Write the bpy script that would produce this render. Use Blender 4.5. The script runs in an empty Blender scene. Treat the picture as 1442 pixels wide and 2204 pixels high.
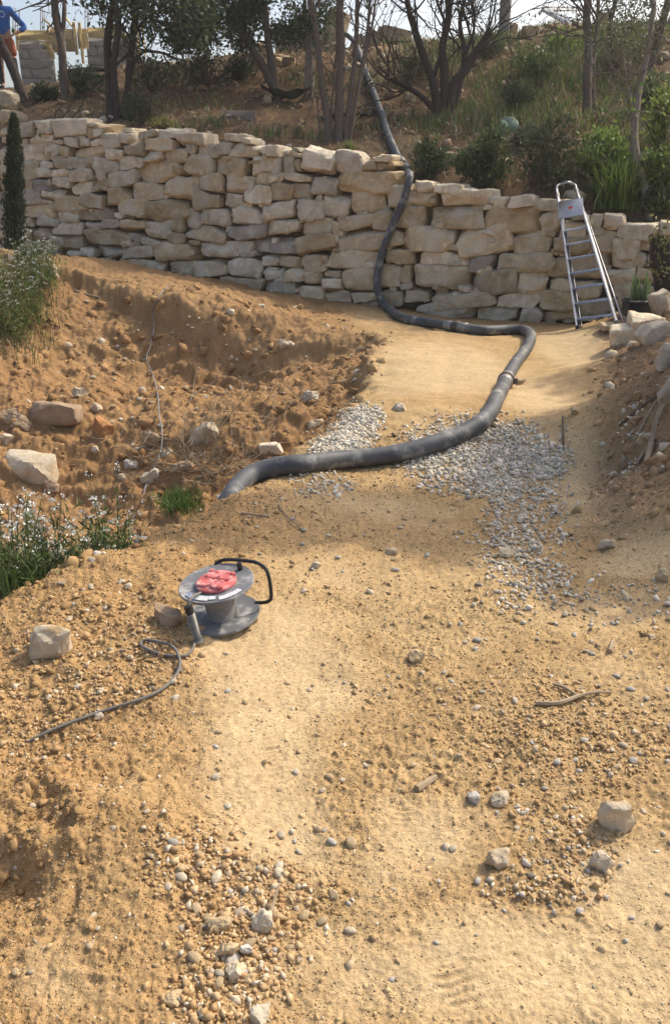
import bpy, bmesh, math, random
import numpy as np
from mathutils import Vector, Matrix, Euler
rng = np.random.default_rng(11); random.seed(11)
R = math.radians
S = bpy.context.scene
COL = S.collection

# ------------------------------------------------------------------ camera, sky, sun, exposure
CZ, PITCH, F = 1.6, R(22), 1730.0            # eye height, downward pitch, focal length in photo pixels
cd = bpy.data.cameras.new('camera'); cam = bpy.data.objects.new('camera', cd); COL.objects.link(cam)
cam.location = (0, 0, CZ); cam.rotation_euler = (R(90) - PITCH, 0, 0)
cd.sensor_fit = 'VERTICAL'; cd.angle = 2 * math.atan(1102 / F); cd.clip_start = .05; cd.clip_end = 900
S.camera = cam
SUN_AZ, SUN_EL = math.atan2(.80, .60), R(46)   # to the right and a little behind the wall
w = bpy.data.worlds.new('World'); S.world = w; w.use_nodes = True
nt = w.node_tree; bg = nt.nodes['Background']
sky = nt.nodes.new('ShaderNodeTexSky'); sky.sky_type = 'NISHITA'; sky.sun_disc = False
sky.sun_elevation = SUN_EL; sky.sun_rotation = SUN_AZ; sky.dust_density = 5.0; sky.air_density = 1.0
nt.links.new(sky.outputs[0], bg.inputs[0]); bg.inputs[1].default_value = .15
sd = bpy.data.lights.new('sun', 'SUN'); so = bpy.data.objects.new('sun', sd); COL.objects.link(so)
sd.energy = 2.4; sd.angle = R(.6); sd.color = (1, .92, .77)
sv = Vector((math.sin(SUN_AZ) * math.cos(SUN_EL), math.cos(SUN_AZ) * math.cos(SUN_EL), math.sin(SUN_EL)))
so.rotation_euler = sv.to_track_quat('Z', 'Y').to_euler(); so.location = (20, 15, 30)
S.view_settings.view_transform = 'Standard'; S.view_settings.look = 'None'
S.view_settings.exposure = .58; S.view_settings.gamma = 1

# ------------------------------------------------------------------ helpers
CAM = np.array([0, 0, CZ]); CP, SP = math.cos(PITCH), math.sin(PITCH)
def ray(px, py):
    u = (np.asarray(px, float) - 721) / F; v = (1102 - np.asarray(py, float)) / F
    return np.stack([u, CP + v * SP, -SP + v * CP], -1)
def at(px, py, t): return CAM + ray(px, py) * np.asarray(t, float)[..., None]
def onz(px, py, z):
    d = ray(px, py); return CAM + d * ((z - CZ) / d[2])

def _h(ix, iy, iz, seed):
    n = ix.astype(np.uint32) * np.uint32(374761393) + iy.astype(np.uint32) * np.uint32(668265263) + (np.uint32(0) + iz).astype(np.uint32) * np.uint32(2147483647) + np.uint32((seed * 974711) & 0xffffffff)
    n = (n ^ (n >> np.uint32(13))) * np.uint32(1274126177)
    n = (n ^ (n >> np.uint32(15))) * np.uint32(2246822519)
    return n ^ (n >> np.uint32(16))
np.seterr(over='ignore')
_GA = np.arange(256) / 256 * 2 * np.pi; _GX = np.cos(_GA).astype(np.float32); _GY = np.sin(_GA).astype(np.float32)
def vnoise2(x, y, seed=0):
    """gradient noise, about -1..1"""
    x = np.asarray(x, float); y = np.asarray(y, float)
    ix = np.floor(x).astype(np.int32); iy = np.floor(y).astype(np.int32); z0 = np.uint32(0)
    fx = (x - ix).astype(np.float32); fy = (y - iy).astype(np.float32)
    sx = fx * fx * fx * (fx * (fx * 6 - 15) + 10); sy = fy * fy * fy * (fy * (fy * 6 - 15) + 10)
    def g(a, b, dx, dy):
        k = _h(a, b, z0, seed) & np.uint32(255)
        return _GX[k] * dx + _GY[k] * dy
    a = g(ix, iy, fx, fy); b = g(ix + 1, iy, fx - 1, fy); c = g(ix, iy + 1, fx, fy - 1); d = g(ix + 1, iy + 1, fx - 1, fy - 1)
    t = a + (b - a) * sx
    return 1.4 * (t + ((c + (d - c) * sx) - t) * sy)
def vnoise3(p, seed=0):
    i = np.floor(p).astype(np.int32); f = p - i; s = f * f * (3 - 2 * f)
    r = 0
    for dx in (0, 1):
        for dy in (0, 1):
            for dz in (0, 1):
                wgt = (s[:, 0] if dx else 1 - s[:, 0]) * (s[:, 1] if dy else 1 - s[:, 1]) * (s[:, 2] if dz else 1 - s[:, 2])
                r = r + wgt * ((_h(i[:, 0] + dx, i[:, 1] + dy, i[:, 2] + dz, seed) & np.uint32(0xffff)) / 65535.0)
    return r * 2 - 1
def fbm(x, y, f, o=3, seed=0):
    r = 0; a = 1; tot = 0
    for k in range(o):
        r = r + a * vnoise2(x * f, y * f, seed + k * 17); tot += a; a *= .5; f *= 2.03
    return r / tot
def worley(x, y, f, seed=0):
    """domes: one rounded lump of random height per cell"""
    x = np.asarray(x, float) * f; y = np.asarray(y, float) * f; ix = np.floor(x).astype(np.int32); iy = np.floor(y).astype(np.int32); h = np.zeros(x.shape, np.float32); z0 = np.uint32(0)
    for dx in (-1, 0, 1):
        for dy in (-1, 0, 1):
            k = _h(ix + dx, iy + dy, z0, seed); px = (k & np.uint32(1023)) / 1023.; py = ((k >> np.uint32(10)) & np.uint32(1023)) / 1023.; a = ((k >> np.uint32(20)) & np.uint32(1023)) / 1023.
            r = .35 + .4 * a; d2 = ((ix + dx + px - x) ** 2 + ((iy + dy + py - y) * (.75 + .5 * a)) ** 2) / (r * r); h = np.maximum(h, (.25 + .75 * a * a) * np.maximum(0, 1 - d2 ** 1.5))
    return h
def sstep(a, b, x):
    t = np.clip((x - a) / (b - a), 0, 1); return t * t * (3 - 2 * t)

def link(name, me, mat=None, parent=None, loc=None):
    o = bpy.data.objects.new(name, me); COL.objects.link(o)
    if mat is not None and me is not None and len(me.materials) == 0: me.materials.append(mat)
    if parent is not None: o.parent = parent
    if loc is not None: o.location = loc
    return o
def npmesh(name, V, faces, cols=None, smooth=False):
    """faces: list of integer arrays (n,3) / (n,4)"""
    me = bpy.data.meshes.new(name); V = np.asarray(V, np.float32)
    faces = [np.asarray(f, np.int32) for f in (faces if isinstance(faces, list) else [faces]) if len(f)]
    me.vertices.add(len(V)); me.vertices.foreach_set('co', V.ravel())
    nl = sum(f.size for f in faces); nf = sum(len(f) for f in faces)
    me.loops.add(nl); me.polygons.add(nf)
    me.loops.foreach_set('vertex_index', np.concatenate([f.ravel() for f in faces]))
    tot = np.concatenate([np.full(len(f), f.shape[1], np.int32) for f in faces])
    st = np.concatenate([[0], np.cumsum(tot)[:-1]]).astype(np.int32)
    me.polygons.foreach_set('loop_start', st)
    if smooth: me.polygons.foreach_set('use_smooth', np.ones(nf, bool))
    me.update(calc_edges=True)
    if cols is not None:
        ca = me.color_attributes.new('Col', 'FLOAT_COLOR', 'POINT')
        c4 = np.ones((len(V), 4), np.float32); c4[:, :3] = cols
        ca.data.foreach_set('color', c4.ravel())
    return me
def tag(o, label, cat, group=None, kind=None):
    o['label'] = label
    if cat: o['category'] = cat
    if group: o['group'] = group
    if kind: o['kind'] = kind
    return o
def thing(name, label, cat, loc=(0, 0, 0), group=None):
    o = bpy.data.objects.new(name, None); COL.objects.link(o); o.location = loc; o.empty_display_size = .1
    return tag(o, label, cat, group)
def kids(o, parent_list): return [c for c in parent_list if c.parent == o]

class MB:
    """collects shapes into ONE mesh"""
    def __init__(s): s.v = []; s.q = []; s.t = []; s.n = 0
    def add(s, V, quads=None, tris=None):
        V = np.asarray(V, float); s.v.append(V)
        if quads is not None and len(quads): s.q.append(np.asarray(quads) + s.n)
        if tris is not None and len(tris): s.t.append(np.asarray(tris) + s.n)
        s.n += len(V); return s
    def box(s, c, size, rot=None, bev=0.0):
        c = np.array(c, float); h = np.array(size, float) / 2
        b = min(bev, h.min() * .9)
        if b <= 0:
            V = np.array([[x, y, z] for x in (-1, 1) for y in (-1, 1) for z in (-1, 1)], float) * h
            Q = [[0, 1, 3, 2], [4, 6, 7, 5], [0, 4, 5, 1], [2, 3, 7, 6], [0, 2, 6, 4], [1, 5, 7, 3]]; T = []
        else:
            V = []; idx = {}
            for ax in range(3):
                for sg in (-1, 1):
                    for a in (-1, 1):
                        for bb in (-1, 1):
                            p = [0, 0, 0]; p[ax] = sg * h[ax]; o1, o2 = [(1, 2), (0, 2), (0, 1)][ax]
                            p[o1] = a * (h[o1] - b); p[o2] = bb * (h[o2] - b)
                            sg3 = [0, 0, 0]; sg3[ax] = sg; sg3[o1] = a; sg3[o2] = bb
                            idx[(ax, tuple(sg3))] = len(V); V.append(p)
            Q = []; T = []
            for ax in range(3):
                o1, o2 = [(1, 2), (0, 2), (0, 1)][ax]
                for sg in (-1, 1):
                    f = []
                    for a, bb in ((-1, -1), (1, -1), (1, 1), (-1, 1)):
                        k = [0, 0, 0]; k[ax] = sg; k[o1] = a; k[o2] = bb; f.append(idx[(ax, tuple(k))])
                    if (sg > 0) != (ax != 1): f = f[::-1]
                    Q.append(f)
            for ax in range(3):
                o1, o2 = [(1, 2), (0, 2), (0, 1)][ax]
                for a in (-1, 1):
                    for bb in (-1, 1):
                        f = []
                        for e, wx in ((-1, o1), (1, o1), (1, o2), (-1, o2)):
                            k = [0, 0, 0]; k[ax] = e; k[o1] = a; k[o2] = bb; f.append(idx[(wx, tuple(k))])
                        Q.append(f)
            for a in (-1, 1):
                for bb in (-1, 1):
                    for c3 in (-1, 1): T.append([idx[(ax, (a, bb, c3))] for ax in range(3)])
            V = np.array(V)
        if rot is not None: V = V @ np.array(Matrix(rot).to_3x3()).T if not isinstance(rot, np.ndarray) else V @ rot.T
        return s.add(V + c, Q, T)
    def tube(s, P, r, seg=8, cap=True):
        P = np.asarray(P, float); n = len(P); r = np.broadcast_to(np.asarray(r, float), (n,))
        T = np.gradient(P, axis=0); T /= np.linalg.norm(T, axis=1)[:, None] + 1e-9
        up = np.array([0, 0, 1.]) if abs(T[0][2]) < .9 else np.array([1., 0, 0])
        V = []; u = np.cross(up, T[0]); u /= np.linalg.norm(u)
        an = np.arange(seg) / seg * 2 * np.pi
        for i in range(n):
            u = u - T[i] * (u @ T[i]); u /= np.linalg.norm(u) + 1e-9; vv = np.cross(T[i], u)
            V.append(P[i] + r[i] * (np.cos(an)[:, None] * u + np.sin(an)[:, None] * vv))
        V = np.concatenate(V); k = np.arange(seg); k2 = (k + 1) % seg
        Q = np.concatenate([np.stack([i * seg + k, i * seg + k2, (i + 1) * seg + k2, (i + 1) * seg + k], 1) for i in range(n - 1)])
        Tn = []
        if cap:
            V = np.concatenate([V, [P[0], P[-1]]]); a, b = n * seg, n * seg + 1
            Tn = [[a, k2[j], k[j]] for j in range(seg)] + [[b, (n - 1) * seg + k[j], (n - 1) * seg + k2[j]] for j in range(seg)]
        return s.add(V, Q, Tn)
    def lathe(s, prof, seg=32, M=None):
        """prof: (r, z) pairs, revolved about z"""
        prof = np.asarray(prof, float); an = np.arange(seg) / seg * 2 * np.pi
        V = np.concatenate([np.stack([r * np.cos(an), r * np.sin(an), np.full(seg, z)], 1) for r, z in prof])
        k = np.arange(seg); k2 = (k + 1) % seg
        Q = np.concatenate([np.stack([i * seg + k, i * seg + k2, (i + 1) * seg + k2, (i + 1) * seg + k], 1) for i in range(len(prof) - 1)])
        if M is not None: V = V @ np.array(M.to_3x3()).T + np.array(M.translation)
        return s.add(V, Q)
    def mesh(s, name, smooth=False, cols=None):
        f = []
        if s.q: f.append(np.concatenate(s.q))
        if s.t: f.append(np.concatenate(s.t))
        return npmesh(name, np.concatenate(s.v), f, cols, smooth)
    def build(s, name, mat, parent=None, smooth=False, loc=None):
        me = s.mesh(name, smooth)
        if smooth: me.set_sharp_from_angle(angle=R(52))
        return link(name, me, mat, parent, loc)

def spline(P, n):
    """Catmull-Rom through P, n points"""
    P = np.asarray(P, float); Q = np.concatenate([[2 * P[0] - P[1]], P, [2 * P[-1] - P[-2]]])
    L = np.concatenate([[0], np.cumsum(np.linalg.norm(np.diff(P, axis=0), axis=1))]); out = []
    for l in np.linspace(0, L[-1], n):
        i = min(np.searchsorted(L, l, 'right') - 1, len(P) - 2); t = (l - L[i]) / max(L[i + 1] - L[i], 1e-9)
        a, b, c, d = Q[i:i + 4]
        out.append(.5 * (2 * b + (c - a) * t + (2 * a - 5 * b + 4 * c - d) * t * t + (3 * b - a - 3 * c + d) * t ** 3))
    return np.array(out)

_ico = {}
def ico(sub):
    if sub not in _ico:
        bm = bmesh.new(); bmesh.ops.create_icosphere(bm, subdivisions=sub, radius=1)
        bm.verts.ensure_lookup_table()
        _ico[sub] = (np.array([v.co[:] for v in bm.verts]), np.array([[v.index for v in f.verts] for f in bm.faces])); bm.free()
    return _ico[sub]
def rockshape(seed, dims, sub=3, p=2.6, cuts=9, rough=.05, cutd=(.62, .95)):
    """angular stone: rounded box cut by random planes, half-dims given"""
    g = np.random.default_rng(seed); D, Fc = ico(sub)
    r = (np.abs(D) ** p).sum(1) ** (-1 / p)
    for k in range(cuts):
        n = g.normal(size=3); n /= np.linalg.norm(n); c = g.uniform(*cutd)
        dn = D @ n; r = np.where(dn > 1e-3, np.minimum(r, c * 1.12 / np.maximum(dn, 1e-3)), r)
    V = D * r[:, None]
    V = V * (1 + rough * vnoise3(D * 2.2 + seed % 91, seed)[:, None] + rough * .5 * vnoise3(D * 5.1 + seed % 53, seed + 5)[:, None])
    V = V / np.abs(V).max(0) * np.asarray(dims)
    return V, Fc

_cub = {}
def cubegrid(n):
    if n not in _cub:
        L = np.linspace(-1, 1, n + 1); idx = {}; V = []; Qd = []
        def vid(p):
            k = tuple(np.round(p, 5))
            if k not in idx: idx[k] = len(V); V.append(p)
            return idx[k]
        for ax in range(3):
            o1, o2 = [(1, 2), (2, 0), (0, 1)][ax]
            for sg in (-1, 1):
                for i in range(n):
                    for j in range(n):
                        f = []
                        for a, b in ((i, j), (i + 1, j), (i + 1, j + 1), (i, j + 1)):
                            p = [0, 0, 0]; p[ax] = sg; p[o1] = L[a]; p[o2] = L[b]; f.append(vid(p))
                        Qd.append(f if sg > 0 else f[::-1])
        _cub[n] = (np.array(V, float), np.array(Qd))
    return _cub[n]
def blockshape(seed, dims, n=6, rnd=.22, cuts=7, rough=.03, skew=.12, cutd=(.78, 1.0)):
    """quarried block: box with worn edges, skewed outline and broken-off corners; half-dims given"""
    g = np.random.default_rng(seed); U, Qd = cubegrid(n); dims = np.asarray(dims, float)
    E = np.sign(U) * np.abs(U) ** .8                     # rows drawn out towards the edges
    rr = rnd * dims.min() / dims; q = np.clip(E, -(1 - rr), 1 - rr); d = (E - q) / rr; l = np.linalg.norm(d, axis=1)[:, None]
    V = q + np.where(l > 1e-6, d / np.maximum(l, 1e-6), 0) * rr * np.clip(l, 0, 1)
    for k in range(cuts):                                # corners and edges struck off
        nn = g.choice([-1, 1], 3) * g.uniform(.15, 1, 3)
        if g.random() < .5: nn[g.integers(3)] *= .15
        nn /= np.linalg.norm(nn); mx_ = np.abs(nn).sum(); c = mx_ * g.uniform(*cutd) * (.9 if mx_ > 1.3 else 1)
        e = np.maximum(V @ nn - c, 0); V = V - e[:, None] * nn
    cj = g.uniform(-skew, skew, (2, 2, 2)); sx = (V[:, 0] + 1) / 2; sy_ = (V[:, 1] + 1) / 2
    jx = (cj[0, 0, 0] * (1 - sy_) + cj[0, 0, 1] * sy_) * (1 - sx) + (cj[0, 1, 0] * (1 - sy_) + cj[0, 1, 1] * sy_) * sx
    jy = (cj[1, 0, 0] * (1 - sx) + cj[1, 0, 1] * sx) * (1 - sy_) + (cj[1, 1, 0] * (1 - sx) + cj[1, 1, 1] * sx) * sy_
    V = V + np.stack([jx * .8, jy, 0 * jx], 1)
    V = V * dims; m = dims.mean(); P = V / m + seed % 97
    nr = np.linalg.norm(V / dims, axis=1)[:, None]
    off = rough * (vnoise3(P * 1.7, seed) + .6 * vnoise3(P * 4.3, seed + 3) + .35 * vnoise3(P * 9, seed + 9))
    V = V + (V / dims) / nr * off[:, None] * m * 1.6
    return V, Qd
def rock_me(name, V, Fc, ang=38):
    me = npmesh(name, V, [Fc], None, True); me.set_sharp_from_angle(angle=R(ang)); return me

def mat(name, c1, c2=None, scale=6, bump=.25, bscale=40, rough=.9, attr=False, orand=0., detail=6, spec=.3, metal=0., c3=None, s3=2., th3=(.55, .7), bd=None, stretch=None, trans=0.):
    m = bpy.data.materials.new(name); m.use_nodes = True; t = m.node_tree; N = t.nodes; L = t.links
    bs = N['Principled BSDF']; bs.inputs['Roughness'].default_value = rough; bs.inputs['Metallic'].default_value = metal
    bs.inputs['Specular IOR Level'].default_value = spec
    tc = N.new('ShaderNodeTexCoord'); co = tc.outputs['Object']
    if orand:
        oi = N.new('ShaderNodeObjectInfo'); va = N.new('ShaderNodeVectorMath'); va.operation = 'ADD'
        mu = N.new('ShaderNodeMath'); mu.operation = 'MULTIPLY'; mu.inputs[1].default_value = 37.
        L.new(oi.outputs['Random'], mu.inputs[0]); L.new(co, va.inputs[0]); L.new(mu.outputs[0], va.inputs[1]); co = va.outputs[0]
    if stretch:
        mp = N.new('ShaderNodeMapping'); mp.inputs['Scale'].default_value = stretch; L.new(co, mp.inputs[0]); co = mp.outputs[0]
    nz = N.new('ShaderNodeTexNoise'); nz.inputs['Scale'].default_value = scale; nz.inputs['Detail'].default_value = detail; nz.inputs['Roughness'].default_value = .6
    L.new(co, nz.inputs['Vector'])
    rp = N.new('ShaderNodeMapRange'); rp.inputs[1].default_value = .32; rp.inputs[2].default_value = .68; L.new(nz.outputs[0], rp.inputs[0])
    mx = N.new('ShaderNodeMix'); mx.data_type = 'RGBA'; L.new(rp.outputs[0], mx.inputs[0])
    mx.inputs[6].default_value = (*c1, 1); mx.inputs[7].default_value = (*(c2 or c1), 1); out = mx.outputs[2]
    if c3 is not None:
        n3 = N.new('ShaderNodeTexNoise'); n3.inputs['Scale'].default_value = s3; n3.inputs['Detail'].default_value = 7; n3.inputs['Roughness'].default_value = .65
        L.new(co, n3.inputs['Vector']); r3 = N.new('ShaderNodeMapRange'); r3.inputs[1].default_value = th3[0]; r3.inputs[2].default_value = th3[1]
        L.new(n3.outputs[0], r3.inputs[0]); m3 = N.new('ShaderNodeMix'); m3.data_type = 'RGBA'; L.new(r3.outputs[0], m3.inputs[0])
        L.new(out, m3.inputs[6]); m3.inputs[7].default_value = (*c3, 1); out = m3.outputs[2]
    if attr:
        at_ = N.new('ShaderNodeAttribute'); at_.attribute_name = 'Col'
        m2 = N.new('ShaderNodeMix'); m2.data_type = 'RGBA'; m2.blend_type = 'MULTIPLY'; m2.inputs[0].default_value = 1
        L.new(out, m2.inputs[6]); L.new(at_.outputs['Color'], m2.inputs[7]); out = m2.outputs[2]
    if orand:
        hs = N.new('ShaderNodeHueSaturation'); mr = N.new('ShaderNodeMapRange'); mr.inputs[3].default_value = 1 - orand; mr.inputs[4].default_value = 1 + orand
        L.new(oi.outputs['Random'], mr.inputs[0]); L.new(mr.outputs[0], hs.inputs['Value']); L.new(out, hs.inputs['Color']); out = hs.outputs[0]
    L.new(out, bs.inputs['Base Color'])
    if bump:
        nb = N.new('ShaderNodeTexNoise'); nb.inputs['Scale'].default_value = bscale; nb.inputs['Detail'].default_value = 8; nb.inputs['Roughness'].default_value = .65
        L.new(co, nb.inputs['Vector']); bp = N.new('ShaderNodeBump'); bp.inputs['Strength'].default_value = bump; bp.inputs['Distance'].default_value = bd or .02
        L.new(nb.outputs[0], bp.inputs['Height']); L.new(bp.outputs[0], bs.inputs['Normal'])
    if trans:
        tr = N.new('ShaderNodeBsdfTranslucent'); L.new(out, tr.inputs[0]); ms = N.new('ShaderNodeMixShader'); ms.inputs[0].default_value = trans
        L.new(bs.outputs[0], ms.inputs[1]); L.new(tr.outputs[0], ms.inputs[2]); L.new(ms.outputs[0], N['Material Output'].inputs[0])
    return m

# ------------------------------------------------------------------ the line of the retaining wall
WA = np.array([3.5, 10.45]); WE = np.array([-9.5, 3.75]); WE = WE / np.linalg.norm(WE); WN = np.array([-WE[1], WE[0]]) * -1
BAT = .14                                      # the face leans back
def wallpt(s, z, dep=0.):
    s = np.asarray(s, float); z = np.asarray(z, float)
    xy = WA + s[..., None] * WE + (z * BAT + dep)[..., None] * WN
    return np.concatenate([xy, z[..., None]], -1)
def wallhit(px, py, dep=0.):
    d = ray(px, py); c = CAM[:2] - WA
    t = -(c @ WN - BAT * CZ - dep) / (d[0] * WN[0] + d[1] * WN[1] - BAT * d[2])
    p = CAM + d * t; return (p[:2] - WA) @ WE, p[2], t
TOPPX = [(-60, 262), (0, 262), (140, 255), (185, 257), (300, 280), (480, 300), (640, 325), (775, 330), (800, 372), (930, 395), (1060, 410), (1150, 420), (1240, 440), (1340, 470), (1442, 480)]
_ts = sorted([wallhit(*p)[:2] for p in TOPPX]); TS = np.array([a[0] for a in _ts]); TZ = np.array([a[1] for a in _ts])
def walltop(s): return np.interp(s, TS, TZ)
BASEPX = [(1440, 705), (1250, 700), (1100, 690), (950, 680), (800, 657), (650, 640), (500, 607), (400, 592), (250, 574), (100, 556), (0, 545)]

# ------------------------------------------------------------------ the lie of the land
class TPS:
    def __init__(s, P, lam=1e-3):
        P = np.array(P, float); s.P = P[:, :2]; n = len(P)
        K = s.k(s.P, s.P) + lam * np.eye(n); A = np.zeros((n + 3, n + 3)); A[:n, :n] = K
        A[:n, n] = 1; A[:n, n + 1:] = s.P; A[n:, :n] = A[:n, n:].T
        s.w = np.linalg.solve(A, np.concatenate([P[:, 2], [0, 0, 0]]))
    @staticmethod
    def k(a, b):
        r2 = ((a[:, None] - b[None]) ** 2).sum(-1) + 1e-9; return r2 * np.log(r2) * .5
    def __call__(s, x, y):
        x = np.asarray(x, float); sh = x.shape; Q = np.stack([x.ravel(), np.asarray(y, float).ravel()], 1); out = np.empty(len(Q))
        for i in range(0, len(Q), 20000):
            q = Q[i:i + 20000]; out[i:i + 20000] = s.k(q, s.P) @ s.w[:-3] + s.w[-3] + q @ s.w[-2:]
        return out.reshape(sh)
gp = []
for px, py, z in [(721, 2204, 0), (0, 2204, .0), (1442, 2204, .03), (721, 1850, 0), (1442, 1800, .05), (300, 1850, .01), (40, 1910, -.06), (721, 1500, 0), (1442, 1450, .06), (300, 1500, .02),
                  (60, 1590, -.02), (130, 1400, .0), (280, 1280, .03), (721, 1250, 0), (1100, 1250, .0), (1300, 1250, .02), (1442, 1260, .06), (721, 1100, -.03), (1050, 1110, -.03), (1250, 1100, .02),
                  (760, 1000, -.02), (1100, 1000, 0), (1250, 1000, .03), (1350, 1000, .10), (1442, 1000, .30), (1442, 1130, .17), (1350, 1150, .06), (1442, 850, .50), (1350, 850, .20), (1300, 770, .1), (1442, 780, .52), (1380, 745, .30),
                  (900, 850, .0), (1100, 850, .02), (1250, 850, .03), (870, 725, .04), (1000, 720, .03), (1200, 712, .0),
                  # lip of the pit
                  (830, 760, .02), (740, 880, .0), (650, 965, -.02), (560, 1015, -.02), (480, 1065, -.03), (400, 1115, -.02), (310, 1165, 0), (200, 1205, 0), (100, 1245, 0), (0, 1330, -.02),
                  # far bank of the pit, from its foot up to the crest
                  (300, 1095, -.92), (100, 1060, -.9), (450, 1020, -.65), (60, 1000, -.72), (300, 980, -.66), (240, 885, -.42), (60, 880, -.42), (440, 900, -.42), (560, 890, -.28), (330, 770, -.24), (120, 760, -.2), (0, 760, -.12), (520, 760, -.22), (640, 800, -.24), (700, 770, -.10),
                  (400, 640, .36), (250, 600, .5), (130, 567, .64), (60, 548, .78), (-60, 540, .8), (600, 680, .16), (720, 702, .06), (500, 660, .26)]:
    p = onz(px, py, z); gp.append(tuple(p))
# the pit just behind its lip, hidden from here
for x, y, z in [(-1.15, 4.75, -.62), (-1.45, 4.3, -.72), (-1.75, 3.9, -.66), (-2.2, 3.6, -.6), (-2.1, 5.0, -.95), (-3.2, 5.0, -.95), (-3.0, 4.0, -.8), (-.55, 5.35, -.42), (-.1, 6.4, -.25), (-4.6, 6, -.8), (-4.6, 4, -.7), (-3.5, 2.6, -.4), (-4, 1, -.15), (-5, 9, .2), (-6.5, 12, .75), (-6, 7, -.4),
                (3.6, 3.2, .3), (3.6, 5, .6), (4.2, 7, .8), (4.4, 9, .7), (3.2, 1.5, .15), (0, .3, 0), (-2, .3, 0), (2, .3, .05), (4.2, 9.9, .5)]: gp.append((x, y, z))
for px, py, z in [(400, 640, .36), (250, 600, .5), (130, 567, .64), (600, 680, .14), (500, 660, .26), (720, 702, .06)]:
    p = onz(px, py, z); gp.append((p[0] + .1, p[1] + .45, z - .01)); gp.append((p[0] + .2, p[1] + .95, z - .01))
for px, py in BASEPX:
    s_, z_, t_ = wallhit(px, py); p = wallpt(s_, z_); gp.append(tuple(p)); gp.append((p[0] + WN[0] * 1.2, p[1] + WN[1] * 1.2, z_ + .05))
_g = TPS(gp, 2e-3)
def segdist(x, y, P):
    d = np.full(np.shape(x), 1e9)
    for a, b in zip(P[:-1], P[1:]):
        ab = b - a; t = np.clip(((x - a[0]) * ab[0] + (y - a[1]) * ab[1]) / (ab @ ab), 0, 1)
        d = np.minimum(d, np.hypot(x - a[0] - t * ab[0], y - a[1] - t * ab[1]))
    return d
LIP = np.array([onz(px, py, z)[:2] for px, py, z in [(-300, 530, .8), (-60, 545, .78), (60, 556, .74), (130, 572, .62), (250, 606, .48), (400, 646, .34), (560, 684, .2), (700, 708, .08), (800, 718, .03)]] + [onz(px, py, 0)[:2] for px, py in [(838, 735), (790, 810), (740, 880), (650, 965), (560, 1015), (490, 1055), (400, 1115), (310, 1165), (200, 1205), (100, 1245), (0, 1330), (-150, 1420), (-400, 1500)]])
def pitside(x, y):
    """1 inside the dug area left of the path, 0 on the path"""
    x = np.asarray(x, float); best = np.full(x.shape, 1e9); sg = np.zeros(x.shape)
    for a, b in zip(LIP[:-1], LIP[1:]):
        ab = b - a; t = np.clip(((x - a[0]) * ab[0] + (y - a[1]) * ab[1]) / (ab @ ab), 0, 1)
        d = np.hypot(x - a[0] - t * ab[0], y - a[1] - t * ab[1]); c = ab[0] * (y - a[1]) - ab[1] * (x - a[0])
        m = d < best - 1e-9; best = np.where(m, d, best); sg = np.where(m, np.sign(-c), sg)
    return best * sg                                # signed: positive inside the pit
# trodden, sandy stretches: (px, py, rx, ry in metres, weight)
SMOOTH = [(600, 1440, .30, .5, 1), (560, 1620, .20, .35, 1), (600, 1780, .16, .25, .8), (900, 1830, .22, .2, .7), (1150, 2130, .55, .16, .9), (760, 2120, .2, .25, .6), (1400, 1950, .2, .25, 1), (720, 1240, .45, .28, .55), (1000, 1180, .4, .3, .3),
          (960, 790, .8, 1.2, 1), (1150, 860, .5, 1.2, .8), (1260, 1050, .22, .9, 1), (1230, 760, .45, 1.2, 1), (1400, 1230, .3, .2, .9), (1330, 1330, .45, .25, .6), (820, 1080, .5, .25, .6), (1330, 1480, .25, .25, .5), (150, 2090, .15, .1, .6), (260, 1720, .14, .1, .5)]
_sm = [(*onz(a, b, 0)[:2], c, d, e) for a, b, c, d, e in SMOOTH]
def smoothness(x, y):
    wx = x + .12 * fbm(x, y, 1.7, 2, 3); wy = y + .16 * fbm(x, y, 1.5, 2, 9); m = np.zeros(np.shape(x))
    for cx, cy, rx, ry, e in _sm: m = np.maximum(m, e * np.exp(-(((wx - cx) / rx) ** 2 + ((wy - cy) / ry) ** 2) * .8))
    return sstep(.18, .85, m + .22 * fbm(x, y, 5.5, 3, 13) * (m > .05))
PRINTS = [(545, 1590, 25, .09, .14), (590, 1640, 20, .08, .12), (480, 1750, -30, .08, .12), (860, 1730, -8, .09, .12), (930, 1880, 30, .09, .13), (740, 1480, 40, .08, .12), (970, 2120, 5, .08, .14), (660, 1360, -20, .1, .14), (680, 1250, 15, .1, .16),
          (850, 1270, 30, .1, .16), (1390, 1420, 20, .1, .15), (620, 1500, 5, .09, .13), (1050, 790, 30, .16, .3), (900, 830, -20, .16, .3)]
_pr = [(*onz(a, b, 0)[:2], R(c), d * .55, e * .75) for a, b, c, d, e in PRINTS]
def zbase(x, y):
    x = np.asarray(x, float); y = np.asarray(y, float)
    inn = (1 - sstep(5.5, 9, np.abs(x))) * (1 - sstep(14, 18, y)) * sstep(-.8, .4, y)
    zz = np.clip(_g(np.clip(x, -9, 9), np.clip(y, -1, 18)), -1.05, 1.0)
    return zz * inn + (1 - inn) * np.where(x < 0, -.2, .3) * sstep(2, 6, np.abs(x)) * (y < 12)
def rbank(x, y): return sstep(.295, .345, x / (np.maximum(y, .1) + .3) + .012 * fbm(x, y, 2.5, 2, 59)) * sstep(3.2, 4.0, y) * (1 - sstep(9.4, 10.4, y))
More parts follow.
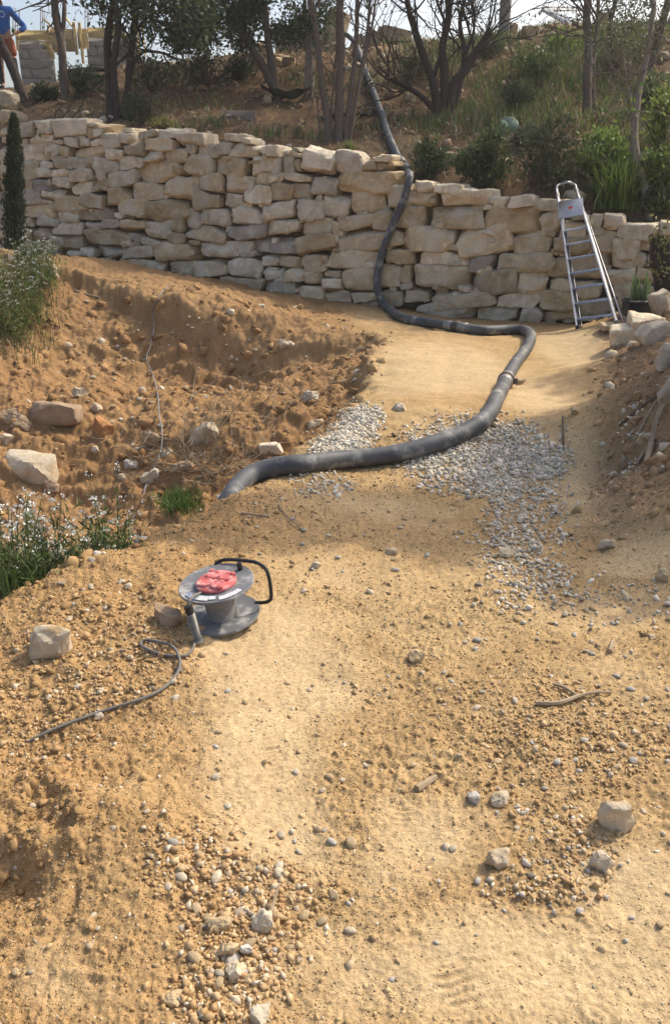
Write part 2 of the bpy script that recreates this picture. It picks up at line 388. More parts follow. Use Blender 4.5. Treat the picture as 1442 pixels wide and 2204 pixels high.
def zground(x, y, full=True):
    x = np.asarray(x, float); y = np.asarray(y, float)
    z = zbase(x, y); ps = pitside(x, y); pit = sstep(-.1, .35, ps); sm = smoothness(x, y) * (1 - pit)
    wob = .20 * fbm(x, y, 1.3, 4, 57); z = z - (.30 - .10 * sstep(6.5, 8, y) + .10 * fbm(x, y, .8, 2, 58)) * sstep(.0, .24, ps + wob) * (1 - sstep(.45, 1.7, ps)) * sstep(2.2, 3.4, y) * (1 - .5 * sstep(-3.2, -4.2, x))
    rb = rbank(x, y); bank = np.maximum(np.maximum(pit, rb), .9 * sstep(.5, -.1, x) * sstep(8.4, 9.2, y))
    near = 1 / (1 + np.maximum(y, 0) * .12)
    r = (1 - sm) * (.020 * fbm(x, y, 2.6, 2, 21) + .013 * fbm(x, y, 9, 3, 31)) + sm * (.012 * fbm(x, y, 2.2, 2, 21) + .008 * fbm(x, y, 7, 3, 31))
    lh = z * 5.5 + 1.6 * fbm(x, y, .9, 2, 44) + .5 * fbm(x, y, 4, 2, 46); led = np.abs((lh % 1) - .72)
    r = r + pit * (1 - sstep(9.6, 10.4, y)) * .07 * np.where(lh % 1 < .72, led / .72, led / .28 * .6)
    r = r + bank * (.06 * fbm(x, y, 1.1, 2, 41) - .09 * np.abs(fbm(x, y, 2.0, 3, 43)) + .05 * fbm(x, y, 5, 3, 47) + .035 * np.abs(fbm(x, y, 11, 2, 49)) + .014 * fbm(x, y, 26, 2, 50))
    lipm = np.exp(-(ps / .22) ** 2) * sstep(-2, 1, 8 - y)
    r = r + lipm * .05 * fbm(x, y, 3.3, 3, 51)
    # a crumbling lump at the lower left
    lx, ly, _ = onz(70, 1770, 0); dl = np.hypot((x - lx) / .28, (y - ly) / .2); r = r + .085 * np.exp(-dl ** 2) * (1 + .9 * fbm(x, y, 8, 3, 5)); hx_, hy_, _ = onz(45, 1885, 0); r = r - .05 * np.exp(-(((x - hx_) / .13) ** 2 + ((y - hy_) / .06) ** 2))
    lft = sstep(-.15, -.6, x) * sstep(4.6, 4.0, y) * (1 - pit); r = r + lft * (.022 * fbm(x, y, 5, 2, 23) + .016 * np.abs(fbm(x, y, 14, 2, 25)))
    if full:
        lo = 1 - sm * .75
        r = r + near * lo * (.008 * fbm(x, y, 26, 2, 61) + .008 * np.maximum(fbm(x, y, 48, 2, 71), -.05) * 1.4 + .004 * np.maximum(fbm(x, y, 115, 1, 75), 0)) + sm * (.003 * fbm(x, y, 30, 2, 73) + .0022 * np.maximum(fbm(x, y, 75, 1, 74), 0))
        grit = (1 - .9 * sm) * sstep(-.35, .35, fbm(x, y, 1.9, 3, 91)) * (1 - sstep(5, 7, y)); r = r + grit * (.010 * worley(x, y, 38, 93) + .006 * worley(x, y, 85, 95)) + .0035 * sm * worley(x, y, 55, 97) * sstep(.1, .5, fbm(x, y, 3, 2, 98))
        r = r + bank * (.045 * worley(x, y, 7, 94) * sstep(-.1, .4, fbm(x, y, 1.2, 2, 96)) + .018 * worley(x, y, 19, 99))
        for cx, cy, a, wd, ln in _pr:
            dx = x - cx; dy = y - cy; u = dx * math.cos(a) + dy * math.sin(a); v = -dx * math.sin(a) + dy * math.cos(a)
            e = np.exp(-((u / wd) ** 4 + (v / ln) ** 4)); r = r + e * sm * (.0040 * np.tanh(2.5 * np.sin(v * 2 * np.pi / (ln * .22) + 1.8 * np.sin(u * 45 + cx * 9))) * sstep(-.3, .3, fbm(x, y, 9, 2, 77)) - .004)
        # wheel ruts of the last vehicle
        rt = segdist(x, y, RUT); r = r + np.exp(-(rt / .09) ** 2) * (-.010 + .001 * np.sin(y * 95 + 3 * np.sin(x * 22)) * sstep(0, .5, fbm(x, y, 3, 2, 79))) * sm
    return z + r
RUT = np.array([onz(px, py, 0)[:2] for px, py in [(820, 2300), (700, 1900), (660, 1600), (700, 1350), (830, 1150), (930, 900), (980, 740)]])
hp = []
for px, py, t in [(0, 212, 15.5), (20, 193, 16.4), (60, 196, 16.6), (150, 212, 15), (150, 172, 16.6), (300, 142, 17), (300, 200, 15.2), (450, 130, 17.2), (450, 220, 14.6), (600, 118, 17.4), (600, 200, 15.4), (620, 262, 14), (750, 112, 17.4), (750, 200, 15), (760, 290, 12.7), (900, 98, 17.4), (900, 180, 14.8), (900, 290, 12.3),
                  (1050, 84, 17.4), (1050, 180, 14.4), (1050, 310, 11.7), (1200, 62, 17.2), (1200, 180, 14), (1200, 300, 11.7), (1200, 400, 10.7), (1350, 62, 17), (1350, 200, 13.4), (1350, 350, 11.1), (1442, 62, 16.8), (1442, 200, 12.9), (1442, 400, 10.4), (1000, 375, 11.3)]:
    p = at(px, py, t); hp.append(tuple(p))
    if py < 200 and t > 16: hp.append((p[0] * 1.1, p[1] + 3.2, p[2] - .25)); hp.append((p[0] * 1.3, p[1] + 9, p[2] - .3))
for s_ in np.arange(-3, 12, .6):
    p = wallpt(s_, walltop(s_), .45); hp.append((p[0], p[1], p[2] - .08))
_hl = TPS(hp, 5e-3)
def zhill(x, y):
    x = np.asarray(x, float); y = np.asarray(y, float)
    z = np.clip(_hl(np.clip(x, -11, 10), np.clip(y, 8, 30)), .7, 5.6)
    d = (x - WA[0]) * WN[0] + (y - WA[1]) * WN[1]; k = sstep(.5, 1.8, d)
    return z + k * (.13 * fbm(x, y, .7, 2, 81) + .10 * fbm(x, y, 1.7, 3, 83)) + (.3 + .7 * k) * .05 * fbm(x, y, 5, 3, 87)
def hhit(px, py, lift=0.): return ghit2(px, py, lift)
def ghit2(px, py, lift=0.):
    d = ray(px, py); t = np.arange(9.8, 22, .05); p = CAM + d * t[:, None]
    dd = (p[:, 0] - WA[0]) * WN[0] + (p[:, 1] - WA[1]) * WN[1]
    f = np.where(dd > .2, p[:, 2] - zhill(p[:, 0], p[:, 1]) - lift, 1); k = np.argmax(f < 0)
    if f[k] >= 0: return CAM + d * 17.3
    return CAM + d * t[k]

# ------------------------------------------------------------------ ground sheet
sy = []
for py in np.arange(2560, 1000, -2.9): sy.append(onz(721, py, 0)[1])
Y = list(np.array(sy)); y_ = Y[-1]
while y_ < 11.2: y_ += min(.02, (onz(721, 1100, 0)[1]) * .01 + .004 * (y_ / 5)); Y.append(y_)
Y = [-80, -40, -20, -10, -5, -2.5, -1.2, -.4, .1] + [v for v in np.linspace(.3, Y[0] - .01, 12)] + Y + list(np.arange(11.3, 16, .12)) + [17, 19, 23, 30, 45, 80, 150, 300]
Y = np.array(Y)
s_c = np.linspace(-.56, .56, 600); ext = .56 + np.cumsum(.004 * 1.19 ** np.arange(44)); sc = np.concatenate([-ext[::-1], s_c, ext])
XX = sc[None] * (np.maximum(Y, .5)[:, None] * .96 + .42); YY = np.broadcast_to(Y[:, None], XX.shape)
ZZ = zground(XX, YY)
dd = (XX - WA[0]) * WN[0] + (YY - WA[1]) * WN[1]; ZZ = np.where(dd > .9, np.minimum(ZZ, .3) - .6 * sstep(.9, 2, dd), ZZ)
_wY = np.maximum(Y, .5) * .96 + .42
def GZ(x, y):
    """height of the ground sheet as built"""
    x = np.asarray(x, float); y = np.asarray(y, float)
    i = np.clip(np.searchsorted(Y, y) - 1, 0, len(Y) - 2); fy = np.clip((y - Y[i]) / (Y[i + 1] - Y[i]), 0, 1)
    def row(ii):
        s_ = x / _wY[ii]; j = np.clip(np.searchsorted(sc, s_) - 1, 0, len(sc) - 2); f = np.clip((s_ - sc[j]) / (sc[j + 1] - sc[j]), 0, 1)
        return ZZ[ii, j] * (1 - f) + ZZ[ii, j + 1] * f
    return row(i) * (1 - fy) + row(i + 1) * fy
def GC(x, y):
    i = np.clip(np.searchsorted(Y, y), 0, len(Y) - 1); j = np.clip(np.searchsorted(sc, x / _wY[i]), 0, len(sc) - 1); return colr[i, j]
_tg = np.concatenate([np.arange(.9, 4, .015), np.arange(4, 18, .03)])
def ghit(px, py, lift=0.):
    d = ray(px, py); p = CAM + d * _tg[:, None]
    f = p[:, 2] - GZ(p[:, 0], p[:, 1]) - lift; k = np.argmax(f < 0)
    if f[k] >= 0: k = len(_tg) - 1
    a = _tg[k - 1] + (_tg[k] - _tg[k - 1]) * f[k - 1] / (f[k - 1] - f[k] + 1e-12)
    return CAM + d * a
def gmany(px, py, it=14):
    d = ray(px, py); z = np.zeros(len(d))
    for _ in range(it):
        t = (z - CZ) / d[:, 2]; p = CAM + d * t[:, None]; z = .5 * z + .5 * GZ(p[:, 0], p[:, 1])
    return p
ps = pitside(XX, YY); pit = sstep(-.1, .3, ps); sm = smoothness(XX, YY) * (1 - pit)
n1 = fbm(XX, YY, .9, 4, 101); n2 = fbm(XX, YY, 4.5, 3, 111); n3 = fbm(XX, YY, 17, 2, 113)
cs = np.array([.58, .43, .245]); co_ = np.array([.453, .308, .152]); cr = np.array([.295, .17, .08]); cb = np.array([.31, .20, .115])
k = np.clip(sm + .22 * n2, 0, 1)[..., None]; colr = co_ * (1 - k) + cs * k
k = (sstep(.0, .5, n1 + .5 * n2) * (1 - sm) * .6)[..., None]; colr = colr * (1 - k) + np.array([.535, .382, .20]) * k
k = np.clip(pit * .8 + .4 * pit * n1 + .0 * XX, 0, .9)[..., None]; colr = colr * (1 - k) + cr * k
k = np.clip(sstep(-.1, -.75, XX + .35 * n1) * sstep(4.8, 4.2, YY) * (.75 + .5 * n2) * (1 - pit) * (1 - .7 * sm), 0, 1)[..., None]; colr = colr * (1 - k) + np.array([.41, .256, .117]) * k
lb = sstep(.55, .0, XX + .25 * n1) * sstep(8.3, 9.2, YY) * (1 - pit); k = (lb * (.7 + .4 * n2))[..., None]; k = np.clip(k, 0, 1); colr = colr * (1 - k) + np.array([.30, .175, .085]) * k
k = np.clip(rbank(XX, YY) * (.85 + .4 * n2), 0, 1)[..., None]; colr = colr * (1 - k) + cb * k
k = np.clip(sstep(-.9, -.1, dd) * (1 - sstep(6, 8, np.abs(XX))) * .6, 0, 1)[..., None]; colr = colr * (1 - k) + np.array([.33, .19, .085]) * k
colr = colr * (1 + .10 * n2 + .10 * n3)[..., None]
nr, nc = XX.shape; ii = np.arange(nr * nc).reshape(nr, nc)
Q = np.stack([ii[:-1, :-1], ii[:-1, 1:], ii[1:, 1:], ii[1:, :-1]], -1).reshape(-1, 4)
M_dirt = mat('dirt', (1.1, 1.1, 1.1), (.72, .69, .64), scale=70, bump=.9, bscale=130, rough=.97, attr=True, spec=.1, bd=.006)
gme = npmesh('ground', np.stack([XX, YY, ZZ], -1).reshape(-1, 3), [Q], colr.reshape(-1, 3), True)
g_o = link('ground', gme, M_dirt); tag(g_o, 'sandy orange earth path with a dug-out hollow and bank on its left', 'ground', kind='structure')

# ------------------------------------------------------------------ hillside behind the wall
hx = np.concatenate([np.linspace(-60, -12, 12)[:-1], np.arange(-12, 10, .075), np.linspace(10, 60, 14)]); hy = np.concatenate([np.arange(9.2, 21, .075), np.linspace(21.2, 34, 20), [40, 60, 120, 250]])
HX, HY = np.meshgrid(hx, hy); HZ = zhill(HX, HY); dd = (HX - WA[0]) * WN[0] + (HY - WA[1]) * WN[1]
ii = np.arange(HX.size).reshape(HX.shape); Q = np.stack([ii[:-1, :-1], ii[:-1, 1:], ii[1:, 1:], ii[1:, :-1]], -1).reshape(-1, 4)
Q = Q[(dd.ravel()[Q] > .42).all(1)]
n1 = fbm(HX, HY, .55, 3, 201); n2 = fbm(HX, HY, 2.5, 3, 207)
c = np.broadcast_to(np.array([.17, .108, .062]), HX.shape + (3,)).copy()
k = sstep(.05, .5, n1 + .5 * n2)[..., None]; c = c * (1 - k) + np.array([.14, .11, .065]) * k
k = (sstep(.1, .5, n2 - n1 * .4) * .8)[..., None]; c = c * (1 - k) + np.array([.22, .13, .07]) * k
k = (sstep(18.4, 19.4, HY) * sstep(-1, 1, HX) * .8)[..., None]; c = c * (1 - k) + np.array([.42, .30, .19]) * k
c = c * (1 + .2 * n2)[..., None]
used = np.unique(Q); remap = np.zeros(HX.size, int); remap[used] = np.arange(len(used))
M_hill = mat('hill_earth', (1, 1, 1), (.7, .68, .62), scale=14, bump=.7, bscale=45, rough=.97, attr=True, spec=.1, bd=.03)
h_o = link('hillside', npmesh('hillside', np.stack([HX, HY, HZ], -1).reshape(-1, 3)[used], [remap[Q]], c.reshape(-1, 3)[used], True), M_hill)
tag(h_o, 'brown overgrown hillside rising behind the stone wall', 'hillside', kind='structure')
# ------------------------------------------------------------------ retaining wall, stone by stone
M_st = {'g': mat('limestone_grey', (0.660, 0.563, 0.418), (0.352, 0.289, 0.204), 10, 1.0, 13, .92, orand=.27, c3=(0.660, 0.573, 0.439), s3=5, th3=(.5, .62), bd=.03),
        't': mat('limestone_tan', (0.638, 0.514, 0.332), (0.352, 0.262, 0.158), 10, 1.0, 13, .92, orand=.27, c3=(0.550, 0.471, 0.356), s3=5, th3=(.5, .62), bd=.03),
        'o': mat('limestone_ochre', (0.550, 0.412, 0.240), (0.297, 0.214, 0.117), 10, 1.0, 13, .92, orand=.22, c3=(0.550, 0.450, 0.306), s3=5, th3=(.5, .62), bd=.03),
        'w': mat('limestone_pale', (0.770, 0.670, 0.500), (0.484, 0.386, 0.255), 10, 1.0, 14, .92, orand=.18, c3=(0.550, 0.418, 0.275), s3=5, th3=(.5, .62), bd=.03),
        'd': mat('limestone_dark', (0.374, 0.321, 0.255), (0.253, 0.214, 0.168), 10, 1.0, 13, .92, orand=.22, c3=(0.484, 0.428, 0.346), s3=5, th3=(.5, .62), bd=.03)}
# boxes traced on three enlarged views of the wall: x0, y0, x1, y1, tone
TA = '''115 65 222 165 g|222 55 335 145 g|335 38 560 172 g|560 88 715 168 o|575 72 640 108 g|0 95 72 172 t|0 0 75 82 t|20 160 72 205 w|112 165 178 228 g|178 143 332 224 g|345 180 412 212 t|416 165 525 230 g|530 173 590 228 g|590 170 680 220 w|680 143 792 244 g|790 138 878 216 g|800 108 872 142 w|903 122 1035 192 g|1035 108 1197 172 g|808 185 950 292 t|950 173 1137 252 t|1146 135 1342 224 w|1203 205 1277 277 g|1272 193 1442 302 g|1068 233 1222 332 t|928 256 1067 325 g|0 235 66 342 g|113 206 287 318 w|285 203 387 314 w|383 226 467 304 o|466 223 692 330 t|693 241 812 310 w|786 291 928 378 w|678 308 783 398 g|606 298 690 437 g|443 301 604 378 g|348 283 482 370 g|268 316 350 372 g|128 316 272 442 t|0 333 66 447 t|253 358 342 429 g|338 368 452 423 w|450 373 608 455 w|703 380 888 493 g|888 320 1152 462 t|1113 348 1200 418 o|1178 278 1388 432 t|0 440 64 512 o|128 438 217 512 t|216 428 360 520 d|356 416 478 495 g|463 453 603 548 w|616 418 707 518 o|848 453 1063 568 t|1068 413 1303 562 t|1303 403 1450 528 t|0 510 57 588 t|136 500 277 615 g|280 498 428 578 w|358 533 543 653 o|518 525 682 643 t|668 488 858 608 o|1008 503 1097 568 g|1238 523 1446 628 t|0 593 57 693 g|218 568 358 608 w|143 603 368 688 t|778 556 968 703 t|963 558 1223 693 o|1193 610 1313 768 g|513 598 773 703 t|753 653 823 700 w|233 666 373 745 g|368 658 518 728 g|153 686 213 741 w|1118 655 1198 788 t|1313 628 1503 743 g|923 683 1113 828 g|788 698 948 773 o|648 693 788 763 g|548 716 653 795 g|338 723 548 803 g|216 753 333 828 t|836 781 923 841 d|1083 778 1218 855 o|1078 738 1128 800 g|1220 743 1465 841 t|553 766 833 883 o|366 795 558 898 o|223 828 373 908 t|803 833 862 875 w|853 838 898 872 g|910 823 1073 873 w|998 846 1288 968 o|808 866 998 945 t|616 871 815 945 g|518 880 621 943 g|428 893 523 938 g|298 888 383 943 g|1288 836 1625 948 g|1233 833 1307 868 o|723 943 1058 1028 w|608 943 727 1003 t|1093 953 1273 1073 w|1268 953 1475 1078 t|60 225 120 330 g|60 335 132 440 t|60 445 135 520 t|55 520 140 600 g|55 600 146 690 t|50 690 155 745 w|0 690 55 760 g|40 745 220 830 t|0 760 45 840 t|120 830 228 905 t|900 868 1000 900 t'''
TB = '''0 73 117 182 g|50 22 202 75 w|190 48 257 97 g|103 88 302 180 g|303 98 447 168 g|448 118 492 168 g|493 113 572 147 g|493 138 577 180 o|576 128 634 182 g|583 123 792 288 g|778 133 972 298 g|3 163 223 303 o|223 163 388 290 g|363 163 443 290 g|440 165 527 290 g|523 176 592 270 o|968 198 1057 268 t|1058 153 1157 212 w|1048 208 1122 258 t|1116 198 1167 230 o|798 263 1197 402 o|636 298 812 417 g|463 278 643 338 w|273 268 463 363 t|73 283 273 410 t|-2 298 76 407 t|513 333 637 450 t|368 336 523 462 o|213 366 378 475 w|53 403 193 503 g|880 390 1103 548 t|713 423 873 558 g|536 418 725 583 g|313 463 538 580 g|116 493 308 615 g|153 463 222 500 w|273 568 347 620 w|93 610 328 713 d|78 620 122 657 w|328 580 563 675 w|565 565 768 678 t|748 583 852 708 w|798 548 1038 645 t|1026 523 1152 648 t|1148 488 1373 643 t|1108 348 1282 508 t|1248 383 1422 498 t|1278 326 1422 407 w|808 646 1218 778 t|538 678 818 803 o|243 686 538 808 d|183 773 278 824 g|88 820 308 953 g|308 810 423 885 g|418 816 578 893 t|573 803 733 918 t|743 768 1068 903 t|983 846 1068 892 w|1123 768 1293 871 o|328 893 458 971 g|468 901 598 988 t|593 908 693 991 t|718 903 832 968 t|688 963 842 1043 w|833 883 1068 1035 t|1083 868 1213 1033 t|1208 878 1283 983 o|1203 973 1283 1033 g|338 968 543 1058 g|538 998 708 1108 t|58 950 333 1045 t|708 1040 908 1123 t|903 1040 1068 1113 t|1083 1038 1228 1148 o|903 1103 1063 1173 t|1233 1028 1403 1118 t'''
TC = '''223 133 380 190 w|260 163 542 240 w|523 198 614 264 w|616 190 738 252 g|753 216 952 270 w|180 238 502 353 t|493 248 780 383 o|778 283 878 403 w|50 353 347 473 t|330 350 633 498 t|640 383 828 503 t|878 328 1012 423 t|998 293 1022 342 w|1018 288 1096 367 t|1093 288 1207 363 t|1158 333 1392 421 w|1033 353 1167 513 t|833 403 1042 503 t|1143 403 1282 523 w|1273 398 1352 483 w|143 470 392 553 w|296 446 348 477 w|391 493 543 588 d|538 493 815 598 t|810 503 1127 631 t|1138 485 1317 583 w|1113 573 1270 658 g|1268 566 1402 651 t|106 546 400 678 t|413 580 660 695 t|658 590 805 711 t|823 623 952 693 t|938 638 1092 728 t|1138 636 1257 725 w|356 650 420 690 w|213 678 557 783 t|553 688 773 778 w|763 686 948 793 o|948 720 1167 815 t|1163 713 1247 788 t|128 743 422 833 g|448 768 652 858 g|663 773 783 858 g|788 783 962 858 o|983 803 1077 845 t|1163 783 1222 853 t|1388 653 1446 705 w|1350 400 1446 490 t|1320 485 1446 570 w|1400 568 1450 650 g|1255 650 1395 725 t|1240 720 1400 800 o|1380 330 1446 405 t'''
boxes = []
for txt, ox, oy, sc_ in ((TA, 0, 240, 3.004), (TB, 460, 280, 3.004), (TC, 840, 340, 2.395)):
    for e in txt.split('|'):
        a = e.split(); x0, y0, x1, y1 = map(float, a[:4]); boxes.append((ox + x0 / sc_, oy + y0 / sc_, ox + x1 / sc_, oy + y1 / sc_, a[4]))
wall = thing('retaining_wall', 'long dry-stone retaining wall of large pale limestone blocks holding the hillside', 'stone wall', wallpt(4., 0.).tolist())
WO = np.array(wall.location)
AX = np.stack([-np.append(WE, 0), np.array([WN[0] * BAT, WN[1] * BAT, 1.]) / math.hypot(1, BAT), np.append(WN, 0)])   # right, up, into the wall
def put_stone(s_, z_, w_, h_, tone, seed, dep=None, tilt=None):
    g = np.random.default_rng(seed); big = w_ * h_ > .05
    D = g.uniform(.20, .30) if dep is None else dep
    V, Fc = blockshape(seed, (w_ / 2, h_ / 2, D), 8 if big else 5, rnd=g.uniform(.2, .5), cuts=int(g.integers(4, 10)), rough=g.uniform(.05, .09), skew=.23, cutd=(.70, 1.0))
    a = g.normal() * .045 if tilt is None else tilt; ca, sa = math.cos(a), math.sin(a)
    V = np.stack([V[:, 0] * ca - V[:, 1] * sa, V[:, 0] * sa + V[:, 1] * ca, V[:, 2]], 1)
    ctr = wallpt(s_, z_, D * .82 + g.uniform(-.045, .045)) - WO
    me = rock_me('stone', V @ AX, Fc, 36)
    o = link('stone', me, M_st[tone], wall, ctr.tolist()); return o
for i, (x0, y0, x1, y1, tone) in enumerate(boxes):
    cx, cy = (x0 + x1) / 2, (y0 + y1) / 2
    s_, z_, t_ = wallhit(cx, cy); sl, zl, _ = wallhit(x0, cy); sr, zr, _ = wallhit(x1, cy); _, zt, _ = wallhit(cx, y0); _, zb, _ = wallhit(cx, y1)
    put_stone(s_, z_, abs(sl - sr) * .975, (zt - zb) * 1.0, tone, 1000 + i, tilt=math.atan2(zr - zl, sl - sr) * .5 + np.random.default_rng(i).normal() * .075)
# the same wall going on past both edges of the picture
g = np.random.default_rng(5)
for lo, hi in ((9.9, 12.6), (-3.2, -.75)):
    z_ = -.1
    while z_ < 2.3:
        h_ = g.uniform(.2, .34); s_ = lo
        while s_ < hi:
            w_ = g.uniform(.3, .65)
            gz = zbase(*wallpt(s_ + w_ / 2, 0.)[:2])
            if gz - .25 < z_ + h_ / 2 and z_ + h_ < walltop(np.clip(s_, TS[0], TS[-1])) + .05:
                put_stone(s_ + w_ / 2, z_ + h_ / 2, w_ * 1.02, h_ * 1.05, 'gtotwg'[g.integers(6)], int(g.integers(1e6)))
            s_ += w_
        z_ += h_
# small pinning stones in the joints
for i in range(170):
    s_ = g.uniform(-.6, 9.8); z_ = g.uniform(zbase(*wallpt(s_, 0.)[:2]), walltop(s_) - .1)
    put_stone(s_, z_, g.uniform(.07, .19), g.uniform(.05, .12), 'gtwo'[g.integers(4)], 5000 + i, dep=.11)
mb = MB(); ss = np.linspace(-3.4, 12.8, 90)
V = []
for s_ in ss:
    zt = walltop(np.clip(s_, TS[0], TS[-1])) - .13
    for z_ in np.linspace(-.7, zt, 14): V.append(wallpt(s_, z_, .19 + .03 * math.sin(s_ * 9 + z_ * 13)))
    V.append(wallpt(s_, zt, .7)); V.append(wallpt(s_, zt - .5, .9))
V = np.array(V) - WO; n = 16; Q = [[i * n + j, (i + 1) * n + j, (i + 1) * n + j + 1, i * n + j + 1] for i in range(89) for j in range(n - 1)]
mb.add(V, Q); mb.build('earth_core', mat('joint_earth', (.25, .19, .125), (.15, .115, .075), 9, .8, 30, 1, bd=.04), wall)
# ------------------------------------------------------------------ clods, gravel and loose stones
M_clod = mat('earth_clods', (1, 1, 1), (.82, .8, .76), 60, .4, 120, .97, attr=True, spec=.1, bd=.004)
M_peb = mat('pebble_gravel', (1, 1, 1), (.8, .79, .77), 45, .2, 150, .8, attr=True, spec=.3, bd=.003)
OCT = (np.array([[1, 0, 0], [-1, 0, 0], [0, 1, 0], [0, -1, 0], [0, 0, 1], [0, 0, -1.]]), np.array([[0, 2, 4], [2, 1, 4], [1, 3, 4], [3, 0, 4], [2, 0, 5], [1, 2, 5], [3, 1, 5], [0, 3, 5]]))
def merged(name, pos, size, cols, flat=(.45, .9), sub=1, variants=14, seed=0, tilt=.35, lift=.15, rnd=.25, smooth=False, long=1.0, fc=None):
    """many small stones as one mesh; size = mean radius per stone"""
    g = np.random.default_rng(seed); D, Fc = ico(sub) if sub else OCT; N = len(pos)
    T = []
    for k in range(variants):
        v = D * (1 + g.uniform(-rnd, rnd, (len(D), 1))) + g.uniform(-rnd, rnd, D.shape) * .6 if sub <= 1 else rockshape(seed + k, (1, 1, 1), sub, 2.6, 15, .26, (.42, .85))[0]
        T.append(v)
    T = np.array(T); vi = g.integers(variants, size=N)
    sc = np.stack([size * g.uniform(.8, 1.2 * long, N), size * g.uniform(.7, 1.05, N), size * g.uniform(*flat, N)], 1)
    V = T[vi] * sc[:, None]
    yaw = g.uniform(0, 2 * np.pi, N); ax = g.normal(0, tilt, N); ay = g.normal(0, tilt, N)
    cx, sx = np.cos(ax), np.sin(ax); cy, sy = np.cos(ay), np.sin(ay); cz, sz = np.cos(yaw), np.sin(yaw)
    x, y, z = V[..., 0], V[..., 1], V[..., 2]
    y, z = y * cx[:, None] - z * sx[:, None], y * sx[:, None] + z * cx[:, None]
    x, z = x * cy[:, None] + z * sy[:, None], -x * sy[:, None] + z * cy[:, None]
    x, y = x * cz[:, None] - y * sz[:, None], x * sz[:, None] + y * cz[:, None]
    P = pos + np.stack([0 * size, 0 * size, sc[:, 2] * lift], 1)
    V = np.stack([x, y, z], -1) + P[:, None]
    Fs = Fc[None] + (np.arange(N) * len(D))[:, None, None]
    return npmesh(name, V.reshape(-1, 3), [Fs.reshape(-1, 3)], np.repeat(cols, len(D), 0), smooth)
def pick(g, pal, n, p=None):
    pal = np.array(pal); return pal[g.choice(len(pal), n, p=p)] * g.uniform(.85, 1.15, (n, 1))
EARTH = [(.53, .36, .18), (.48, .31, .15), (.45, .28, .13), (.58, .42, .23), (.51, .34, .175)]
PALE = [(.66, .57, .43), (.60, .50, .36), (.55, .44, .30), (.70, .63, .52), (.50, .45, .38)]
GREY = [(.70, .63, .51), (.60, .54, .44), (.47, .43, .36), (.74, .67, .54), (.63, .54, .40)]
def scatter(N, seed, ylo, yhi, smax=.6):
    g = np.random.default_rng(seed); y = np.exp(g.uniform(math.log(ylo), math.log(yhi), N)); x = g.uniform(-smax, smax, N) * (y * .96 + .42)
    return g, x, y
# crumbs of earth everywhere off the trodden sand
g, x, y = scatter(190000, 301, .75, 5.2)
sm = smoothness(x, y); dn = .55 + .9 * fbm(x, y, 1.6, 3, 311); pz = pitside(x, y)
keep = (g.random(len(x)) < np.clip((1 - .8 * sm) * np.clip(dn, .2, 1), .03, 1)) & (pz < .5); x, y = x[keep], y[keep]
N = len(x); q = g.random(N); sz = np.where(q < .85, g.uniform(.0016, .0040, N), np.clip(.0022 * g.pareto(1.9, N) + .0035, .0035, .013)) * (.6 + .25 * y)
P_ = np.stack([x, y, GZ(x, y)], 1); cc = GC(x, y) * g.uniform(.72, 1.2, (N, 1)); m = g.random(N) < .09; cc[m] = pick(g, PALE, m.sum()); m = g.random(N) < .08; cc[m] *= .6; big = q >= .85
for nm, m, sb, lab in (('earth_grains', ~big, 0, 'fine grains of orange earth strewn over the path'), ('earth_crumbs', big, 1, 'bigger crumbs of orange earth strewn over the path')):
    o = link(nm, merged(nm, P_[m], sz[m], cc[m], seed=1, sub=0, flat=(.45, .9), tilt=.6, rnd=.42, lift=-.05), M_clod); tag(o, lab, None, kind='stuff')
# lumpier earth and broken stone in the dug bank and the right-hand bank
g, x, y = scatter(75000, 303, 2.6, 10.8)
pz = pitside(x, y); rbk = rbank(x, y); wt = np.maximum(np.maximum(sstep(-.25, .2, pz), rbk), 1. * sstep(.5, -.1, x) * sstep(8.4, 9.2, y))
dn = .35 + 1.0 * fbm(x, y, 1.1, 3, 317); keep = g.random(len(x)) < wt * np.clip(dn, .05, 1); x, y = x[keep], y[keep]; N = len(x)
sz = np.clip(.005 * g.pareto(1.6, N) + .005, .005, .055) * (.6 + .07 * y)
cc = GC(x, y) * g.uniform(.8, 1.2, (N, 1)); m = g.random(N) < .13; cc[m] = pick(g, PALE, m.sum())
o = link('bank_rubble', merged('bank_rubble', np.stack([x, y, GZ(x, y)], 1), sz, cc, seed=2, flat=(.5, .95), tilt=.7, rnd=.42, lift=-.1), M_clod)
tag(o, 'lumps of earth and broken stone on the dug banks', None, kind='stuff')
